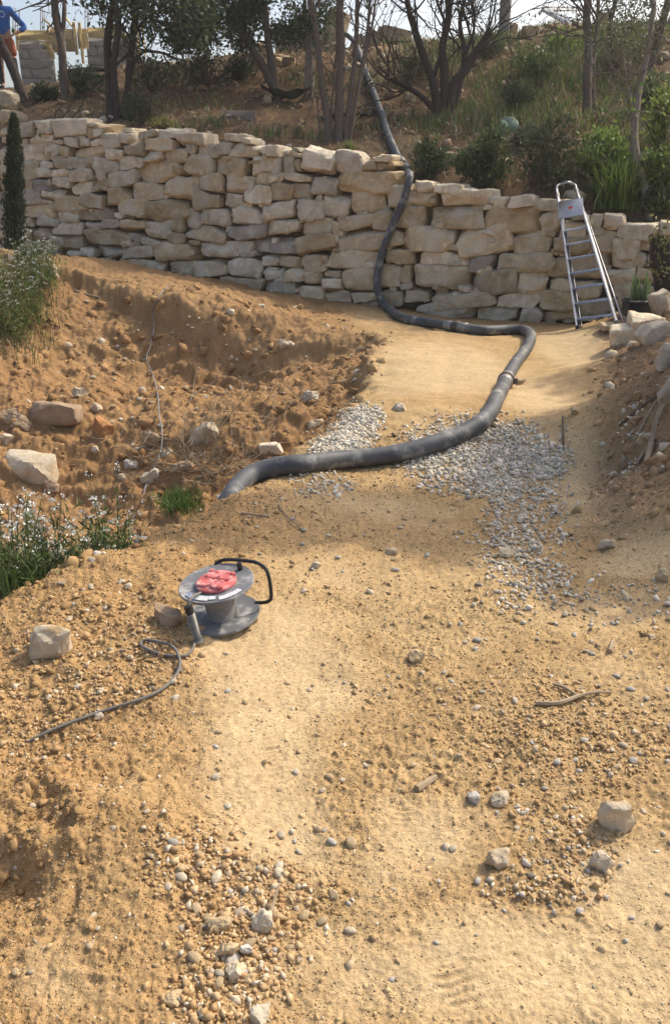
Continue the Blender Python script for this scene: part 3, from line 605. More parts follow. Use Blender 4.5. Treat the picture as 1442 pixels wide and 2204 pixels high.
# small stony patches on the path
def inpoly(px, py, P):
    P = np.array(P, float); c = np.zeros(len(px), bool); j = len(P) - 1
    for i in range(len(P)):
        c ^= ((P[i, 1] > py) != (P[j, 1] > py)) & (px < (P[j, 0] - P[i, 0]) * (py - P[i, 1]) / (P[j, 1] - P[i, 1] + 1e-9) + P[i, 0]); j = i
    return c
def gravel(name, label, poly, N, rr, pal, seed, edge=25, sub=1, mat_=None, clump=.6, flat=(.4, .65), long=1.5):
    g = np.random.default_rng(seed); P = np.array(poly, float); lo, hi = P.min(0) - edge, P.max(0) + edge
    px, py = g.uniform(lo[0], hi[0], N * 6), g.uniform(lo[1], hi[1], N * 6)
    jx, jy = px + g.normal(0, edge, len(px)), py + g.normal(0, edge * .6, len(px)); k = inpoly(jx, jy, P)
    px, py = px[k], py[k]; p = gmany(px, py)
    k = g.random(len(p)) < np.clip(1 - clump + clump * 1.6 * (fbm(p[:, 0], p[:, 1], 3.2, 2, seed) + .55), .02, 1); p = p[k][:N]
    p[:, 2] = GZ(p[:, 0], p[:, 1]); n = len(p); sz = g.uniform(*rr, n) * g.lognormal(0, .3, n)
    p[:, 2] += g.uniform(0, .5, n) * sz
    o = link(name, merged(name, p, sz, pick(g, pal, n), flat=flat, sub=sub if long > 1.3 else 0, seed=seed, smooth=long > 1.3, long=long, rnd=.13 if long > 1.3 else .42, tilt=.6, lift=.15 if long > 1.3 else -.05), mat_ or M_peb)
    return tag(o, label, None, kind='stuff')
gravel('gravel_patch', 'pale grey gravel strip on the path behind the hose', [(770, 872), (815, 882), (800, 930), (748, 982), (670, 975), (718, 925)], 2600, (.0065, .0115), GREY[:2] + GREY[3:5], 401, 16, clump=.6)
gravel('gravel_patch', 'grey pebble heap in and beyond the curve of the hose', [(880, 940), (1000, 900), (1090, 905), (1140, 935), (1205, 955), (1215, 1000), (1175, 1065), (1060, 1070), (985, 1045), (870, 1012)], 5200, (.006, .0115), GREY, 402, 26, clump=.75)
gravel('gravel_patch', 'tail of flat grey pebbles running from the heap towards the viewer', [(1050, 1050), (1215, 1070), (1205, 1180), (1185, 1280), (1120, 1335), (1090, 1280), (1055, 1180), (1035, 1110)], 1350, (.005, .011), GREY + PALE[:2], 403, 30, clump=.9)
gravel('gravel_patch', 'thin scatter of pebbles at the right edge of the path', [(1190, 1240), (1442, 1270), (1442, 1330), (1330, 1350), (1210, 1320)], 110, (.006, .012), GREY + PALE, 404, 22, clump=.8)
gravel('gravel_patch', 'thin scatter of grey pebbles in front of the hose', [(630, 1025), (700, 1015), (770, 1035), (740, 1070), (640, 1065)], 170, (.007, .012), GREY, 405, 10)
gravel('gravel_patch', 'grey pebbles at the foot of the right-hand bank', [(1330, 925), (1375, 900), (1385, 1000), (1335, 1000)], 70, (.007, .012), GREY, 406, 8)
gravel('gravel_patch', 'bed of stones and earth lumps in the middle of the foreground', [(330, 1790), (470, 1780), (540, 1880), (640, 1860), (700, 1960), (600, 2050), (560, 2204), (380, 2204), (420, 2040), (340, 1900)], 1900, (.003, .009), PALE[:3] + EARTH * 3, 407, 40, clump=.7, flat=(.55, .9), long=1.2)
gravel('gravel_patch', 'scattered stone chips beside the upright rock', [(1060, 1700), (1280, 1760), (1330, 1860), (1240, 1960), (1040, 1930), (1180, 1830)], 520, (.003, .009), PALE + EARTH * 2, 408, 30, flat=(.55, .9), long=1.2)
gravel('gravel_patch', 'gritty earth and chips around the forked stick', [(1000, 1480), (1240, 1440), (1442, 1560), (1400, 1700), (1100, 1680), (980, 1580)], 1500, (.0026, .0075), PALE[1:3] + EARTH * 4, 409, 40, flat=(.55, .9), long=1.2)
gravel('gravel_patch', 'gritty orange crumbs between the reel and the left edge', [(60, 1330), (280, 1250), (400, 1300), (390, 1480), (150, 1560), (0, 1700), (0, 1420)], 1700, (.003, .009), EARTH * 4 + PALE[1:3], 410, 40, flat=(.55, .9), long=1.2)

# crumbling lumps of earth
g = np.random.default_rng(331); px, py = [], []
for cx, cy, sx_, sy_, n_ in [(70, 1790, 70, 60, 130), (60, 1890, 40, 30, 40), (400, 1115, 70, 22, 90), (180, 1260, 90, 40, 120), (250, 1370, 90, 60, 90), (60, 1480, 50, 40, 50), (90, 1640, 90, 60, 60), (560, 1110, 60, 25, 40)]: px.append(g.normal(cx, sx_, n_)); py.append(g.normal(cy, sy_, n_))
px, py = np.concatenate(px), np.concatenate(py); p = gmany(px, py); k = pitside(p[:, 0], p[:, 1]) < .1; p = p[k]; p[:, 2] = GZ(p[:, 0], p[:, 1]); n_ = len(p); t_ = np.linalg.norm(p - CAM, axis=1)
o = link('earth_clods', merged('earth_clods', p, np.clip(.004 * g.pareto(1.6, n_) + .004, .004, .024) * (.55 + .13 * t_), GC(p[:, 0], p[:, 1]) * g.uniform(.75, 1.1, (n_, 1)), sub=2, seed=333, flat=(.45, .8), tilt=.6, lift=-.2, variants=24), M_clod); tag(o, 'crumbling lumps of orange earth along the left of the path', None, kind='stuff')
# loose single stones
M_st['p'] = mat('pebble_white', (.66, .59, .46), (.52, .43, .30), 3, .5, 12, .9, orand=.18, c3=(.50, .35, .19), s3=2.5, th3=(.52, .66), bd=.05)
M_st['c'] = mat('pebble_cream', (.58, .45, .28), (.46, .33, .18), 3, .5, 12, .9, orand=.18, bd=.05)
M_st['y'] = mat('pebble_grey', (.52, .48, .42), (.38, .355, .31), 3, .4, 12, .85, orand=.2, c3=(.48, .35, .20), s3=2.5, th3=(.55, .7), bd=.04)
M_st['e'] = mat('earth_lump', (.40, .20, .085), (.33, .17, .075), 20, .6, 60, 1, orand=.1, bd=.01)
M_st['k'] = mat('rock_weathered', (.64, .55, .41), (.46, .37, .25), 14, 1., 26, .95, orand=.08, c3=(.50, .35, .19), s3=9, th3=(.52, .66), bd=.012)
M_st['n'] = mat('rock_brown', (.40, .29, .19), (.30, .21, .13), 9, .6, 30, .95, orand=.08, c3=(.46, .35, .24), s3=5, bd=.015)
_pv = {}
for kind_ in 'ra':
    for k in range(7):
        if kind_ == 'r': V, Fc = rockshape(700 + k, (1, random.uniform(.55, .8), random.uniform(.35, .55)), 2, 2.1, 4, .12, (.85, 1.05))
        else: V, Fc = rockshape(730 + k, (1, random.uniform(.6, .9), random.uniform(.5, .75)), 2, 2.6, 9, .06, (.55, .9))
        _pv[kind_, k] = (V, Fc)
_pme = {}
TW = {'p': 'whitish', 'c': 'tan', 'y': 'grey', 'k': 'weathered cream'}
def pebble(p, r, tone, kind_, label, group, g):
    label = TW[tone] + (' rounded pebble ' if kind_ == 'r' else ' angular stone chip ') + label; group = TW[tone] + ' ' + group
    k = int(g.integers(7)); key = (kind_, k, tone)
    if key not in _pme: _pme[key] = rock_me('pebble', *_pv[kind_, k], 60 if kind_ == 'r' else 35); _pme[key].materials.append(M_st[tone])
    o = link('pebble', _pme[key]); o.location = (p[0], p[1], p[2] + r * .18); o.scale = (r, r, r)
    o.rotation_euler = (g.normal(0, .2), g.normal(0, .2), g.uniform(0, 6.28)); return tag(o, label, 'pebble', group)
g = np.random.default_rng(77)
ZON = [('lying loose on the sandy path below the reel', 'pebbles on the middle of the path', [(420, 1400), (1000, 1330), (1000, 1700), (430, 1750)], 46, 'ppcyc', (.006, .016), 'rra'),
       ('among the earth crumbs at the lower left', 'stones at the lower left', [(0, 1560), (400, 1560), (400, 2100), (0, 2100)], 22, 'ppc', (.005, .012), 'aar'),
       ('in the stony bed at the bottom centre', 'pebbles in the foreground bed', [(330, 1800), (780, 1760), (760, 2040), (560, 2180), (420, 2100)], 48, 'pyccp', (.008, .022), 'rra'),
       ('on the gritty ground at the lower right', 'stones at the lower right', [(900, 1700), (1442, 1650), (1442, 2050), (920, 2050)], 34, 'ppcy', (.006, .015), 'ara'),
       ('on the gritty ground around the forked stick', 'pebbles around the stick', [(960, 1350), (1442, 1370), (1442, 1660), (980, 1660)], 44, 'pycpy', (.008, .018), 'rra'),
       ('on the crumbly ground left of the reel', 'stones left of the reel', [(150, 1180), (420, 1160), (380, 1520), (60, 1560), (60, 1400)], 24, 'ppk', (.010, .022), 'aar'),
       ('on the path between hose and reel', 'stones on the shaded path', [(450, 1080), (1030, 1050), (1030, 1300), (620, 1280)], 34, 'pycp', (.010, .022), 'rra'),
       ('sticking out of the dug bank below the wall', 'stones in the dug bank', [(150, 640), (620, 700), (700, 800), (480, 980), (150, 900)], 44, 'pkc', (.018, .045), 'aar')]
for lab, grp, poly, n, tones, rr, kinds_ in ZON:
    P = np.array(poly, float); k = 0
    while k < n:
        px, py = g.uniform(P[:, 0].min(), P[:, 0].max()), g.uniform(P[:, 1].min(), P[:, 1].max())
        if not inpoly(np.array([px]), np.array([py]), P)[0]: continue
        p = ghit(px, py); pebble(p, g.uniform(rr[0] ** .5, rr[1] ** .5) ** 2, tones[g.integers(len(tones))], kinds_[g.integers(len(kinds_))], lab, grp, g); k += 1
def rock(px, py, wpx, hpx, tone, label, seed, name='rock', cat='rock', sink=.32, cuts=9, block=False, tilt=(0, 0, 0), dep=.8, group=None, fn=None, mat_=None):
    """a stone seen at (px, py), wpx by hpx in the photograph, resting on the ground below it"""
    p = (fn or ghit)(px, py + hpx * .38); t = (p - CAM) @ np.array([0, CP, -SP]); w_ = wpx / F * t; h_ = hpx / F * t
    dims = np.array([w_ / 2, w_ * dep / 2, h_ / 2 * (1 + sink * .6)])
    V, Fc = blockshape(seed, dims, 9, .3, 9, .05, .16, (.6, .95)) if block else blockshape(seed, dims, 12, .45, 20, .10, .30, (.46, .86))
    o = link(name, rock_me(name, V, Fc, 32), mat_ or M_st[tone]); o.location = (p[0], p[1] + dims[1] * .5, p[2] + dims[2] * (1 - 2 * sink)); o.rotation_euler = [R(a) for a in tilt]
    return tag(o, label, cat, group)
for a in [(105, 1378, 88, 92, 'k', 'big cream-white rock on the earth at left of the cable', 11),
          (358, 1328, 58, 46, 'n', 'grey-brown rounded rock just left of the cable reel', 12),
          (1330, 1762, 66, 76, 'k', 'upright wedge-shaped pale rock at the lower right', 13),
          (1068, 1850, 56, 46, 'k', 'pale rock sunk in the path at lower centre right', 14),
          (1297, 1857, 56, 46, 'k', 'angular tan rock below the upright wedge-shaped rock', 15),
          (562, 1988, 50, 52, 'p', 'large flat cream stone in the stony bed, below the thin twig', 16),
          (470, 1990, 52, 40, 'c', 'tan split stone left of the large flat cream stone', 17),
          (492, 2045, 46, 40, 'c', 'brown rounded stone in the stony bed near bottom centre', 18),
          (530, 2045, 30, 26, 'y', 'round grey pebble beside the brown stone in the bed', 19),
          (508, 2085, 46, 36, 'k', 'lumpy white stone lowest in the stony bed', 20),
          (558, 2190, 50, 44, 'p', 'white pointed stone cut off by the bottom of the picture', 21),
          (372, 2150, 40, 28, 'c', 'flat tan stone near the bottom left of the stony bed', 22),
          (1080, 1720, 40, 30, 'k', 'flat angular cream chip right of the wood splinter', 23),
          (1020, 1715, 32, 22, 'y', 'grey lumpy stone left of the flat cream chip', 24),
          (842, 1187, 30, 16, 'k', 'small flat pale stone in the path right of the reel', 25),
          (680, 1216, 24, 18, 'p', 'small white stone on the path just right above the reel', 26),
          (1425, 1240, 34, 30, 'c', 'smooth round tan stone at the right edge of the path', 27),
          (1085, 1190, 36, 26, 'k', 'pale lump lying on the tail of grey pebbles', 28),
          (1303, 1172, 36, 26, 'k', 'rough pale stone in the sunlit strip by the right bank', 29),
          (862, 876, 30, 20, 'k', 'single pale stone on the open path above the hose', 30),
          (665, 853, 34, 24, 'p', 'white stone half way up the lip of the pit', 31),
          (680, 912, 40, 22, 'k', 'cream stone left of the grey gravel strip', 32),
          (895, 1412, 34, 24, 'c', 'flat buff stone in the path centre', 33),
          (1240, 885, 26, 16, 'c', 'small tan stone on the shaded track below the ladder', 34),
          (1120, 820, 22, 16, 'k', 'pale stone touching the hose by its upper joint', 35),
          (995, 700, 20, 16, 'k', 'pale lump beside the hose joint near the wall', 36),
          (325, 1024, 38, 36, 'p', 'bright white rock at the foot of the thin wire', 37),
          (330, 946, 42, 44, 'n', 'reddish-brown rock in the pit behind the thin wire', 38),
          (215, 918, 50, 46, 'e', 'rust-red earth clod in the middle of the pit', 39),
          (25, 897, 42, 34, 'n', 'grey-brown stone at left end of the rubble row', 41),
          (48, 912, 44, 32, 'n', 'dark stone in front of the long brown slab', 42),
          (205, 877, 28, 24, 'k', 'pale stone at the right end of the long brown slab', 43),
          (170, 845, 34, 22, 'k', 'whitish stone above the long brown slab', 44),
          (110, 1048, 34, 24, 'n', 'brown stone below the big flat pale slab', 45),
          (395, 1003, 60, 26, 'n', 'grey slanted stone in the brushwood beside the hose end', 46),
          (280, 1000, 30, 22, 'y', 'grey-white stone in the pit left of the wire', 47),
          (205, 968, 18, 16, 'p', 'small white ball-like stone in the pit', 48),
          (15, 945, 40, 24, 'p', 'white stone at the left edge above the big flat slab', 49),
          (1343, 998, 22, 20, 'n', 'round brownish stone by the foot of the right bank', 50),
          (1368, 905, 26, 18, 'n', 'smooth brown stone among the branches on the right bank', 51),
          (1425, 1010, 20, 16, 'p', 'small white stone on the right bank', 52),
          (1380, 945, 22, 20, 'p', 'jagged white stone between the branches of the right bank', 53),
          (620, 742, 34, 22, 'k', 'pale stone in the face of the bank under its crest', 54),
          (1150, 1178, 20, 14, 'y', 'grey pebble at right of the pebble tail', 55)]:
    rock(*a[:4], a[4], a[5], 800 + a[6])
rock(62, 1003, 122, 46, 'k', 'big flat pale slab lying at the left of the pit', 860, 'stone_slab', block=True, tilt=(8, 2, -6), dep=.6)
rock(118, 884, 104, 44, 'n', 'long brown squared slab set in the rubble of the pit', 861, 'stone_slab', block=True, tilt=(0, -6, -8), dep=.5)
rock(440, 932, 72, 36, 'k', 'slanted cream slab leaning in the brushwood of the pit', 862, 'stone_slab', block=True, tilt=(10, -34, 10), dep=.5)
rock(583, 963, 52, 20, 'p', 'flat squared white stone above the hose end', 863, 'stone_slab', block=True, tilt=(0, 0, 8), dep=.5)
rock(103, 572, 50, 40, 'k', 'rounded boulder on the crest of the bank at upper left', 864, 'boulder')
# heap of quarry stones at the right, below the wall
for i, (px, py, w_, h_, tn, lab, tl) in enumerate([(1424, 658, 42, 54, 'g', 'upright pale boulder on top of the heap at the right edge', (0, -20, 10)), (1396, 700, 80, 36, 'w', 'long whitish boulder across the heap by the ladder foot', (0, 10, 0)),
        (1345, 722, 64, 40, 'w', 'flat-topped block at the left end of the heap by the ladder', (14, -8, -20)), (1405, 722, 60, 46, 'g', 'cracked grey boulder low in the heap at right', (0, -16, 10)), (1436, 770, 36, 52, 'g', 'grey boulder standing at the right edge below the heap', (0, 6, 0)), (1440, 845, 34, 60, 'g', 'grey stone on the right bank cut off by the picture edge', (0, 30, 0)), (1320, 705, 50, 16, 'o', 'low tan stone under the right foot of the ladder', (0, 0, 0))]):
    rock(px, py, w_, h_, tn, lab, 880 + i, 'boulder', 'boulder', block=True, tilt=tl, sink=.18)
# ------------------------------------------------------------------ pump hose
M_hose = mat('hose_rubber', (.05, .053, .06), (.10, .103, .105), 5, .25, 60, .6, c3=(.36, .345, .31), s3=6, th3=(.53, .70), spec=.4, bd=.004)
M_cuff = mat('hose_steel_cuff', (.34, .33, .31), (.20, .19, .18), 30, .3, 60, .5, metal=.7, bd=.003)
M_clamp = mat('hose_clamp', (.13, .10, .08), (.07, .06, .05), 30, .3, 60, .6, metal=.4, bd=.003)
hr = .058
GP = [(420, 1100), (465, 1064), (500, 1040), (540, 1020), (590, 1004), (650, 997), (740, 989), (850, 977), (930, 956), (1000, 930), (1048, 895), (1073, 850), (1090, 815), (1110, 780), (1134, 748), (1142, 722), (1125, 710), (1085, 710), (1040, 711), (985, 704), (920, 694), (868, 684)]
pts = [ghit(px, py, hr) for px, py in GP]; pts[0][2] -= .42; pts[1][2] -= .20; pts[2][2] -= .055; pts[3][2] -= .012
for px, py, dp in [(830, 661, -.22), (812, 622, -.16), (815, 575, -.13), (830, 522, -.12), (850, 475, -.12), (868, 432, -.12), (880, 396, -.07), (880, 382, .12), (873, 362, .55)]:
    s_, z_, t_ = wallhit(px, py, dp); pts.append(at(px, py, t_))
for px, py in [(854, 334), (836, 292), (820, 242), (801, 190), (786, 150), (772, 108), (757, 84)]: pts.append(hhit(px, py, hr))
p = pts[-1]; pts.append(p + np.array([-.25, .5, .16])); pts.append(p + np.array([-.6, 1.2, -.2]))
HP = spline(pts, 420); nw = len(HP) // 2
ok = (HP[:, 1] < 11.2) & (np.arange(len(HP)) > 40); HP[ok, 2] = np.maximum(HP[ok, 2], GZ(HP[ok, 0], HP[ok, 1]) + hr * .8); 
ddh = (HP[:, 0] - WA[0]) * WN[0] + (HP[:, 1] - WA[1]) * WN[1]; sh_ = (HP[:, :2] - WA) @ WE
ok = ddh > .15; HP[ok, 2] = np.maximum(HP[ok, 2], np.where(ddh[ok] < .75, np.maximum(walltop(np.clip(sh_[ok], TS[0], TS[-1])), 0) + hr * 1.1, zhill(HP[ok, 0], HP[ok, 1]) + hr * .85))
for _ in range(3): HP[1:-1, 2] = (HP[:-2, 2] + HP[1:-1, 2] * 2 + HP[2:, 2]) / 4; HB = np.array(pts[0])
hose = thing('pump_hose', 'thick black rubber concrete-pump hose looping down the wall and across the path', 'hose', HB.tolist())
def hidx(px, py):
    d = ray(px, py); v = HP - CAM; tt = v @ d / (d @ d); return int(np.argmin(np.linalg.norm(v - tt[:, None] * d, axis=1) / np.maximum(tt, 1)))
J = [hidx(1086, 817), hidx(985, 704), hidx(869, 356), hidx(797, 182)]
cut = [0] + J + [len(HP) - 1]
for a, b in zip(cut[:-1], cut[1:]):
    P = HP[a:b + 1]; r = np.where(P[:, 1] > 11.3, hr * .88, hr); MB().tube(P - HB, r, 16).build('hose_section', M_hose, hose, True)
for j in J:
    d = HP[j + 1] - HP[j - 1]; d /= np.linalg.norm(d); c = HP[j] - HB
    q = MB().tube([c - d * .17, c - d * .165, c - d * .03, c - d * .025], [hr * 1.03, hr * 1.10, hr * 1.10, hr * 1.0], 16); q.tube([c + d * .025, c + d * .03, c + d * .165, c + d * .17], [hr, hr * 1.10, hr * 1.10, hr * 1.03], 16)
    cf = q.build('coupling', M_cuff, hose, True)
    u = np.cross(d, [0, 0, 1]); u /= np.linalg.norm(u); vv = np.cross(u, d)
    k = MB().tube([c - d * .04, c - d * .036, c + d * .036, c + d * .04], [hr * 1.02, hr * 1.26, hr * 1.26, hr * 1.02], 16); k.box(c + u * hr * 1.25, (.05, .05, .05), np.stack([u, d, vv], 1), .008); k.tube([c + u * hr * 1.3 - d * .05, c + u * hr * 1.45 + d * .07], .009, 6)
    k.build('clamp', M_clamp, cf)

# ------------------------------------------------------------------ step ladder leaning on the wall
M_alu = mat('ladder_aluminium', (.52, .52, .52), (.40, .40, .40), 20, .15, 80, .38, metal=.85, bd=.002)
M_aludark = mat('ladder_tread_ribbed', (.34, .34, .35), (.24, .24, .25), 40, .3, 120, .5, metal=.7, bd=.002)
M_plat = mat('ladder_platform_grey', (.52, .56, .62), (.40, .44, .50), 12, .1, 60, .5, c3=(.66, .69, .72), s3=9, spec=.4)
M_blk = mat('black_plastic', (.02, .02, .02), (.04, .04, .04), 20, .2, 60, .5)
M_redst = mat('sticker_red', (.62, .05, .03), (.5, .05, .03), 20, 0, rough=.5)
fl = ghit(1243, 707); fr = ghit(1328, 697)
tt = wallhit(1218, 470)[2] - .16; L0 = at(1198, 408, tt); R0 = at(1239, 404, tt); apex = at(1214, 394, tt)
lad = thing('step_ladder', 'folded aluminium step ladder leaning against the stone wall', 'ladder', fl.tolist()); o0 = np.array(fl)
mid = (fl + fr) / 2; topm = (L0 + R0) / 2; upv = (topm - mid) / np.linalg.norm(topm - mid); rt = (fr - fl); rt /= np.linalg.norm(rt); nb = np.cross(rt, upv); nb /= np.linalg.norm(nb)   # nb points back into the wall or out
if nb[1] < 0: nb = -nb
FRM = np.stack([rt, nb, np.cross(rt, nb)], 1)
def lrail(f): return fl + (L0 - fl) * f
def rrail(f): return fr + (R0 - fr) * f
rw = .018
for A_, B_ in ((fl, L0), (fr, R0)):
    d = (B_ - A_); ln = np.linalg.norm(d); d /= ln; b_ = nb - d * (nb @ d); b_ /= np.linalg.norm(b_); Mx = np.stack([np.cross(b_, d), b_, d], 1)
    MB().box((A_ + B_) / 2 - o0, (.026, .05, ln), Mx, .006).build('side_rail', M_alu, lad)
    MB().box(A_ - o0 + d * .01, (.034, .058, .045), Mx, .006).build('rubber_foot', M_blk, lad)
arch = spline([L0, L0 + upv * .06 + rt * .012, apex - rt * .05 + upv * .0, apex + rt * .05, R0 + upv * .06 - rt * .012, R0], 22)
MB().tube(arch - o0, .015, 10).build('handrail', M_alu, lad, True)
TRD = [.022, .150, .276, .400, .524, .648, .772]
for f in [(.06 + i * .1035) for i in range(7)]:
    a, b = lrail(f), rrail(f); c = (a + b) / 2; ln = np.linalg.norm(b - a); x_ = (b - a) / ln; y_ = np.array([0, .93, -.36]); y_ = np.array([nb[0], nb[1], .05]); y_ -= x_ * (y_ @ x_); y_ /= np.linalg.norm(y_)
    Mx = np.stack([x_, y_, np.cross(x_, y_)], 1); tr = MB().box(c - o0 + y_ * .03, (ln - .03, .075, .020), Mx, .004).build('tread', M_aludark, lad)
    MB().box(c - o0 - y_ * .0165 + Mx[:, 2] * .001, (ln - .034, .012, .028), Mx, .003).build('tread_nosing', M_alu, tr)
a, b = lrail(.80), rrail(.80); c = (a + b) / 2; ln = np.linalg.norm(b - a); x_ = (b - a) / ln
y_ = upv * .97 - nb * .12; y_ -= x_ * (y_ @ x_); y_ /= np.linalg.norm(y_); Mx = np.stack([x_, y_, np.cross(x_, y_)], 1)
pl = MB().box(c - o0 + y_ * .06 - nb * .03, (ln + .03, .26, .03), Mx, .006).build('platform', M_plat, lad)
nz_ = Mx[:, 2] if Mx[:, 2] @ (CAM - c) > 0 else -Mx[:, 2]
st = MB(); an = np.linspace(0, 2 * np.pi, 14, endpoint=False); ce = c - o0 + y_ * .06 - nb * .03 + nz_ * .0175
V = np.array([ce + x_ * .028 * math.cos(t) + y_ * .022 * math.sin(t) for t in an] + [ce]); st.add(V, None, [[14, i, (i + 1) % 14] for i in range(14)]); st.build('sticker', M_redst, pl)
for A_, B_, ofs in ((fl, L0, -.012), (fr, R0, .012)):
    P0 = A_ + (B_ - A_) * .80 + nb * .05; P1 = A_ + nb * .07 + rt * ofs + np.array([0, 0, .05]); MB().tube([P0 - o0, P1 - o0], .011, 8).build('rear_leg', M_aludark, lad, True)

# ------------------------------------------------------------------ cable reel
M_pl = mat('reel_grey_plastic', (.18, .185, .19), (.125, .13, .135), 10, .15, 60, .6, c3=(.46, .44, .41), s3=16, th3=(.50, .68), bd=.003, spec=.35)
M_pl2 = mat('reel_drum', (.25, .24, .22), (.15, .145, .135), 14, .15, 60, .7, c3=(.36, .34, .30), s3=8, bd=.003)
M_red = mat('reel_red_plastic', (.60, .15, .14), (.48, .10, .10), 30, .3, 80, .75, c3=(.72, .45, .41), s3=22, th3=(.48, .66), bd=.003)
M_lab = mat('label_white', (.70, .70, .71), (.45, .46, .48), 60, 0, rough=.6, stretch=(1, 3, 1))
M_nav = mat('label_navy', (.06, .09, .22), (.5, .52, .58), 45, 0, rough=.6)
rb = ghit(481, 1331); reel = thing('cable_reel', 'grey plastic cable reel with red socket plate standing on the earth', 'cable reel', (rb[0], rb[1], rb[2] + .012)); reel.rotation_euler = (R(4.5), R(-6.5), 0)
def flange(z, up): return [(0.001, z), (.10, z), (.136, z + .002 * up), (.143, z + .004 * up), (.146, z + .001 * up), (.146, z - .004 * up), (.143, z - .006 * up), (.001, z - .006 * up)]
MB().lathe(flange(.008, 1), 56).build('flange', M_pl, reel, True); 
MB().lathe(flange(.150, 1), 56).build('flange', M_pl, reel, True)
MB().lathe([(.064, .008), (.0635, .014), (.061, .016), (.061, .142), (.0635, .144)], 40).build('drum', M_pl2, reel, True)
sp = MB().lathe([(.079, .1525), (.079, .160), (.076, .163), (.001, .163)], 40).build('socket_plate', M_red, reel, True)
for k in range(4):
    a = R(20 + 90 * k); c = np.array([.041 * math.cos(a), .041 * math.sin(a), .163]); q = MB().lathe([(.029, 0), (.029, .0065), (.0275, .008), (.020, .0085), (.019, .007), (.001, .007)], 24, Matrix.Translation(c))
    q.box(c + np.array([.029 * math.cos(a), .029 * math.sin(a), .007]), (.016, .020, .012), Matrix.Rotation(a, 3, 'Z'), .003); q.build('socket_cover', M_red, sp, True)
hd = spline([(-.03, .075, .10), (-.028, .128, .135), (-.012, .150, .158), (.03, .150, .165), (.10, .128, .165), (.150, .105, .163), (.185, .075, .150), (.197, .05, .118), (.197, .038, .07), (.192, .035, .034), (.170, .045, .014), (.125, .055, .009)], 60)
MB().tube(hd, .0075, 10).build('handle', M_blk, reel, True)
MB().lathe([(.011, .150), (.010, .178), (.008, .181), (.001, .181)], 14, Matrix.Translation((.085, .085, .002))).build('winding_knob', M_blk, reel, True)
def arcstrip(r0, r1, a0, a1, z, n=10):
    V = []; 
    for a in np.linspace(R(a0), R(a1), n): V += [[r0 * math.cos(a), r0 * math.sin(a), z], [r1 * math.cos(a), r1 * math.sin(a), z]]
    return MB().add(V, [[2 * i, 2 * i + 1, 2 * i + 3, 2 * i + 2] for i in range(n - 1)])
arcstrip(.108, .133, 282, 325, .1553).build('label_sticker', M_lab, reel); arcstrip(.098, .128, 232, 262, .1553).build('label_sticker', M_lab, reel); arcstrip(.106, .130, 212, 228, .1554).build('label_sticker', M_nav, reel)
arcstrip(.098, .122, 263, 276, .1553).build('label_sticker', M_lab, reel)

# cable with its sprung plug sleeve
M_cab = mat('cable_grey_rubber', (.15, .14, .125), (.20, .185, .16), 25, .2, 90, .75, c3=(.30, .23, .15), s3=12, th3=(.56, .75), bd=.002)
M_spring = mat('spring_steel', (.40, .38, .34), (.26, .25, .23), 40, .2, 90, .5, metal=.6, bd=.002)
cp = [(421, 1378), (414, 1398), (395, 1412), (352, 1409), (318, 1397), (303, 1386), (314, 1377), (345, 1382), (374, 1399), (388, 1424), (381, 1450), (352, 1481), (300, 1506), (220, 1531), (140, 1560), (85, 1584), (48, 1594)]
cw = [ghit(px, py, .009) for px, py in cp]; cw[-1][2] -= .02; cw[8][2] += .012; cw[9][2] += .004
cbl = thing('power_cable', 'grey rubber power cable looped on the ground beside the reel', 'cable', cw[0].tolist()); c0 = np.array(cw[0])
tp = ghit(428, 1380, .012); tp2 = tp + np.array([-.030, .012, .132]); 
MB().tube(spline([tp + np.array([-.012, -.004, .01])] + cw, 150) - c0, .0056, 8).build('cord', M_cab, cbl, True)
ax_ = tp2 - tp; ax_ /= np.linalg.norm(ax_); u = np.cross(ax_, [0, 1, 0]); u /= np.linalg.norm(u); vv = np.cross(ax_, u)
pg = MB().tube([tp - c0, tp2 - c0 - ax_ * .012], .0125, 12).tube([tp2 - c0 - ax_ * .016, tp2 - c0 + ax_ * .008, tp2 - c0 + ax_ * .010], [.0165, .0165, .010], 12).build('plug_sleeve', M_blk, cbl, True)
th = np.linspace(0, 2 * np.pi * 17, 17 * 10); ln = np.linalg.norm(tp2 - tp) - .022
MB().tube(tp - c0 + (th / th[-1] * ln)[:, None] * ax_ + .0145 * (np.cos(th)[:, None] * u + np.sin(th)[:, None] * vv), .0024, 5).build('coil_spring', M_spring, pg, True)
MB().lathe([(.001, -.004), (.02, -.003), (.021, .002), (.018, .006), (.001, .007)], 16, Matrix.Translation(Vector(tp - c0)) @ Vector(ax_).to_track_quat('Z', 'Y').to_matrix().to_4x4()).build('end_cap', M_spring, pg, True)
lead = spline([tp2 + ax_ * .005, tp2 + ax_ * .03 + np.array([.012, .02, .0]), np.array(rb) + np.array([-.055, -.02, .135])], 14); MB().tube(lead - c0, .0055, 8).build('cord', M_cab, cbl, True)
# thin wire hanging down the dug bank
M_wire = mat('wire_grey', (.28, .27, .26), (.20, .19, .18), 20, .1, 60, .6)
wp = [ghit(px, py, .015) for px, py in [(362, 618), (345, 640), (328, 672), (333, 700), (325, 745), (316, 775), (330, 810), (340, 850), (344, 900), (350, 940), (346, 980), (330, 1018), (314, 1050), (306, 1085)]]
for p in wp: p[2] += random.uniform(0, .03)
tag(MB().tube(spline(wp, 90) - wp[0], .007, 6).build('thin_wire', M_wire, None, True, wp[0].tolist()), 'thin grey wire hanging down the dug bank into the pit', 'wire')
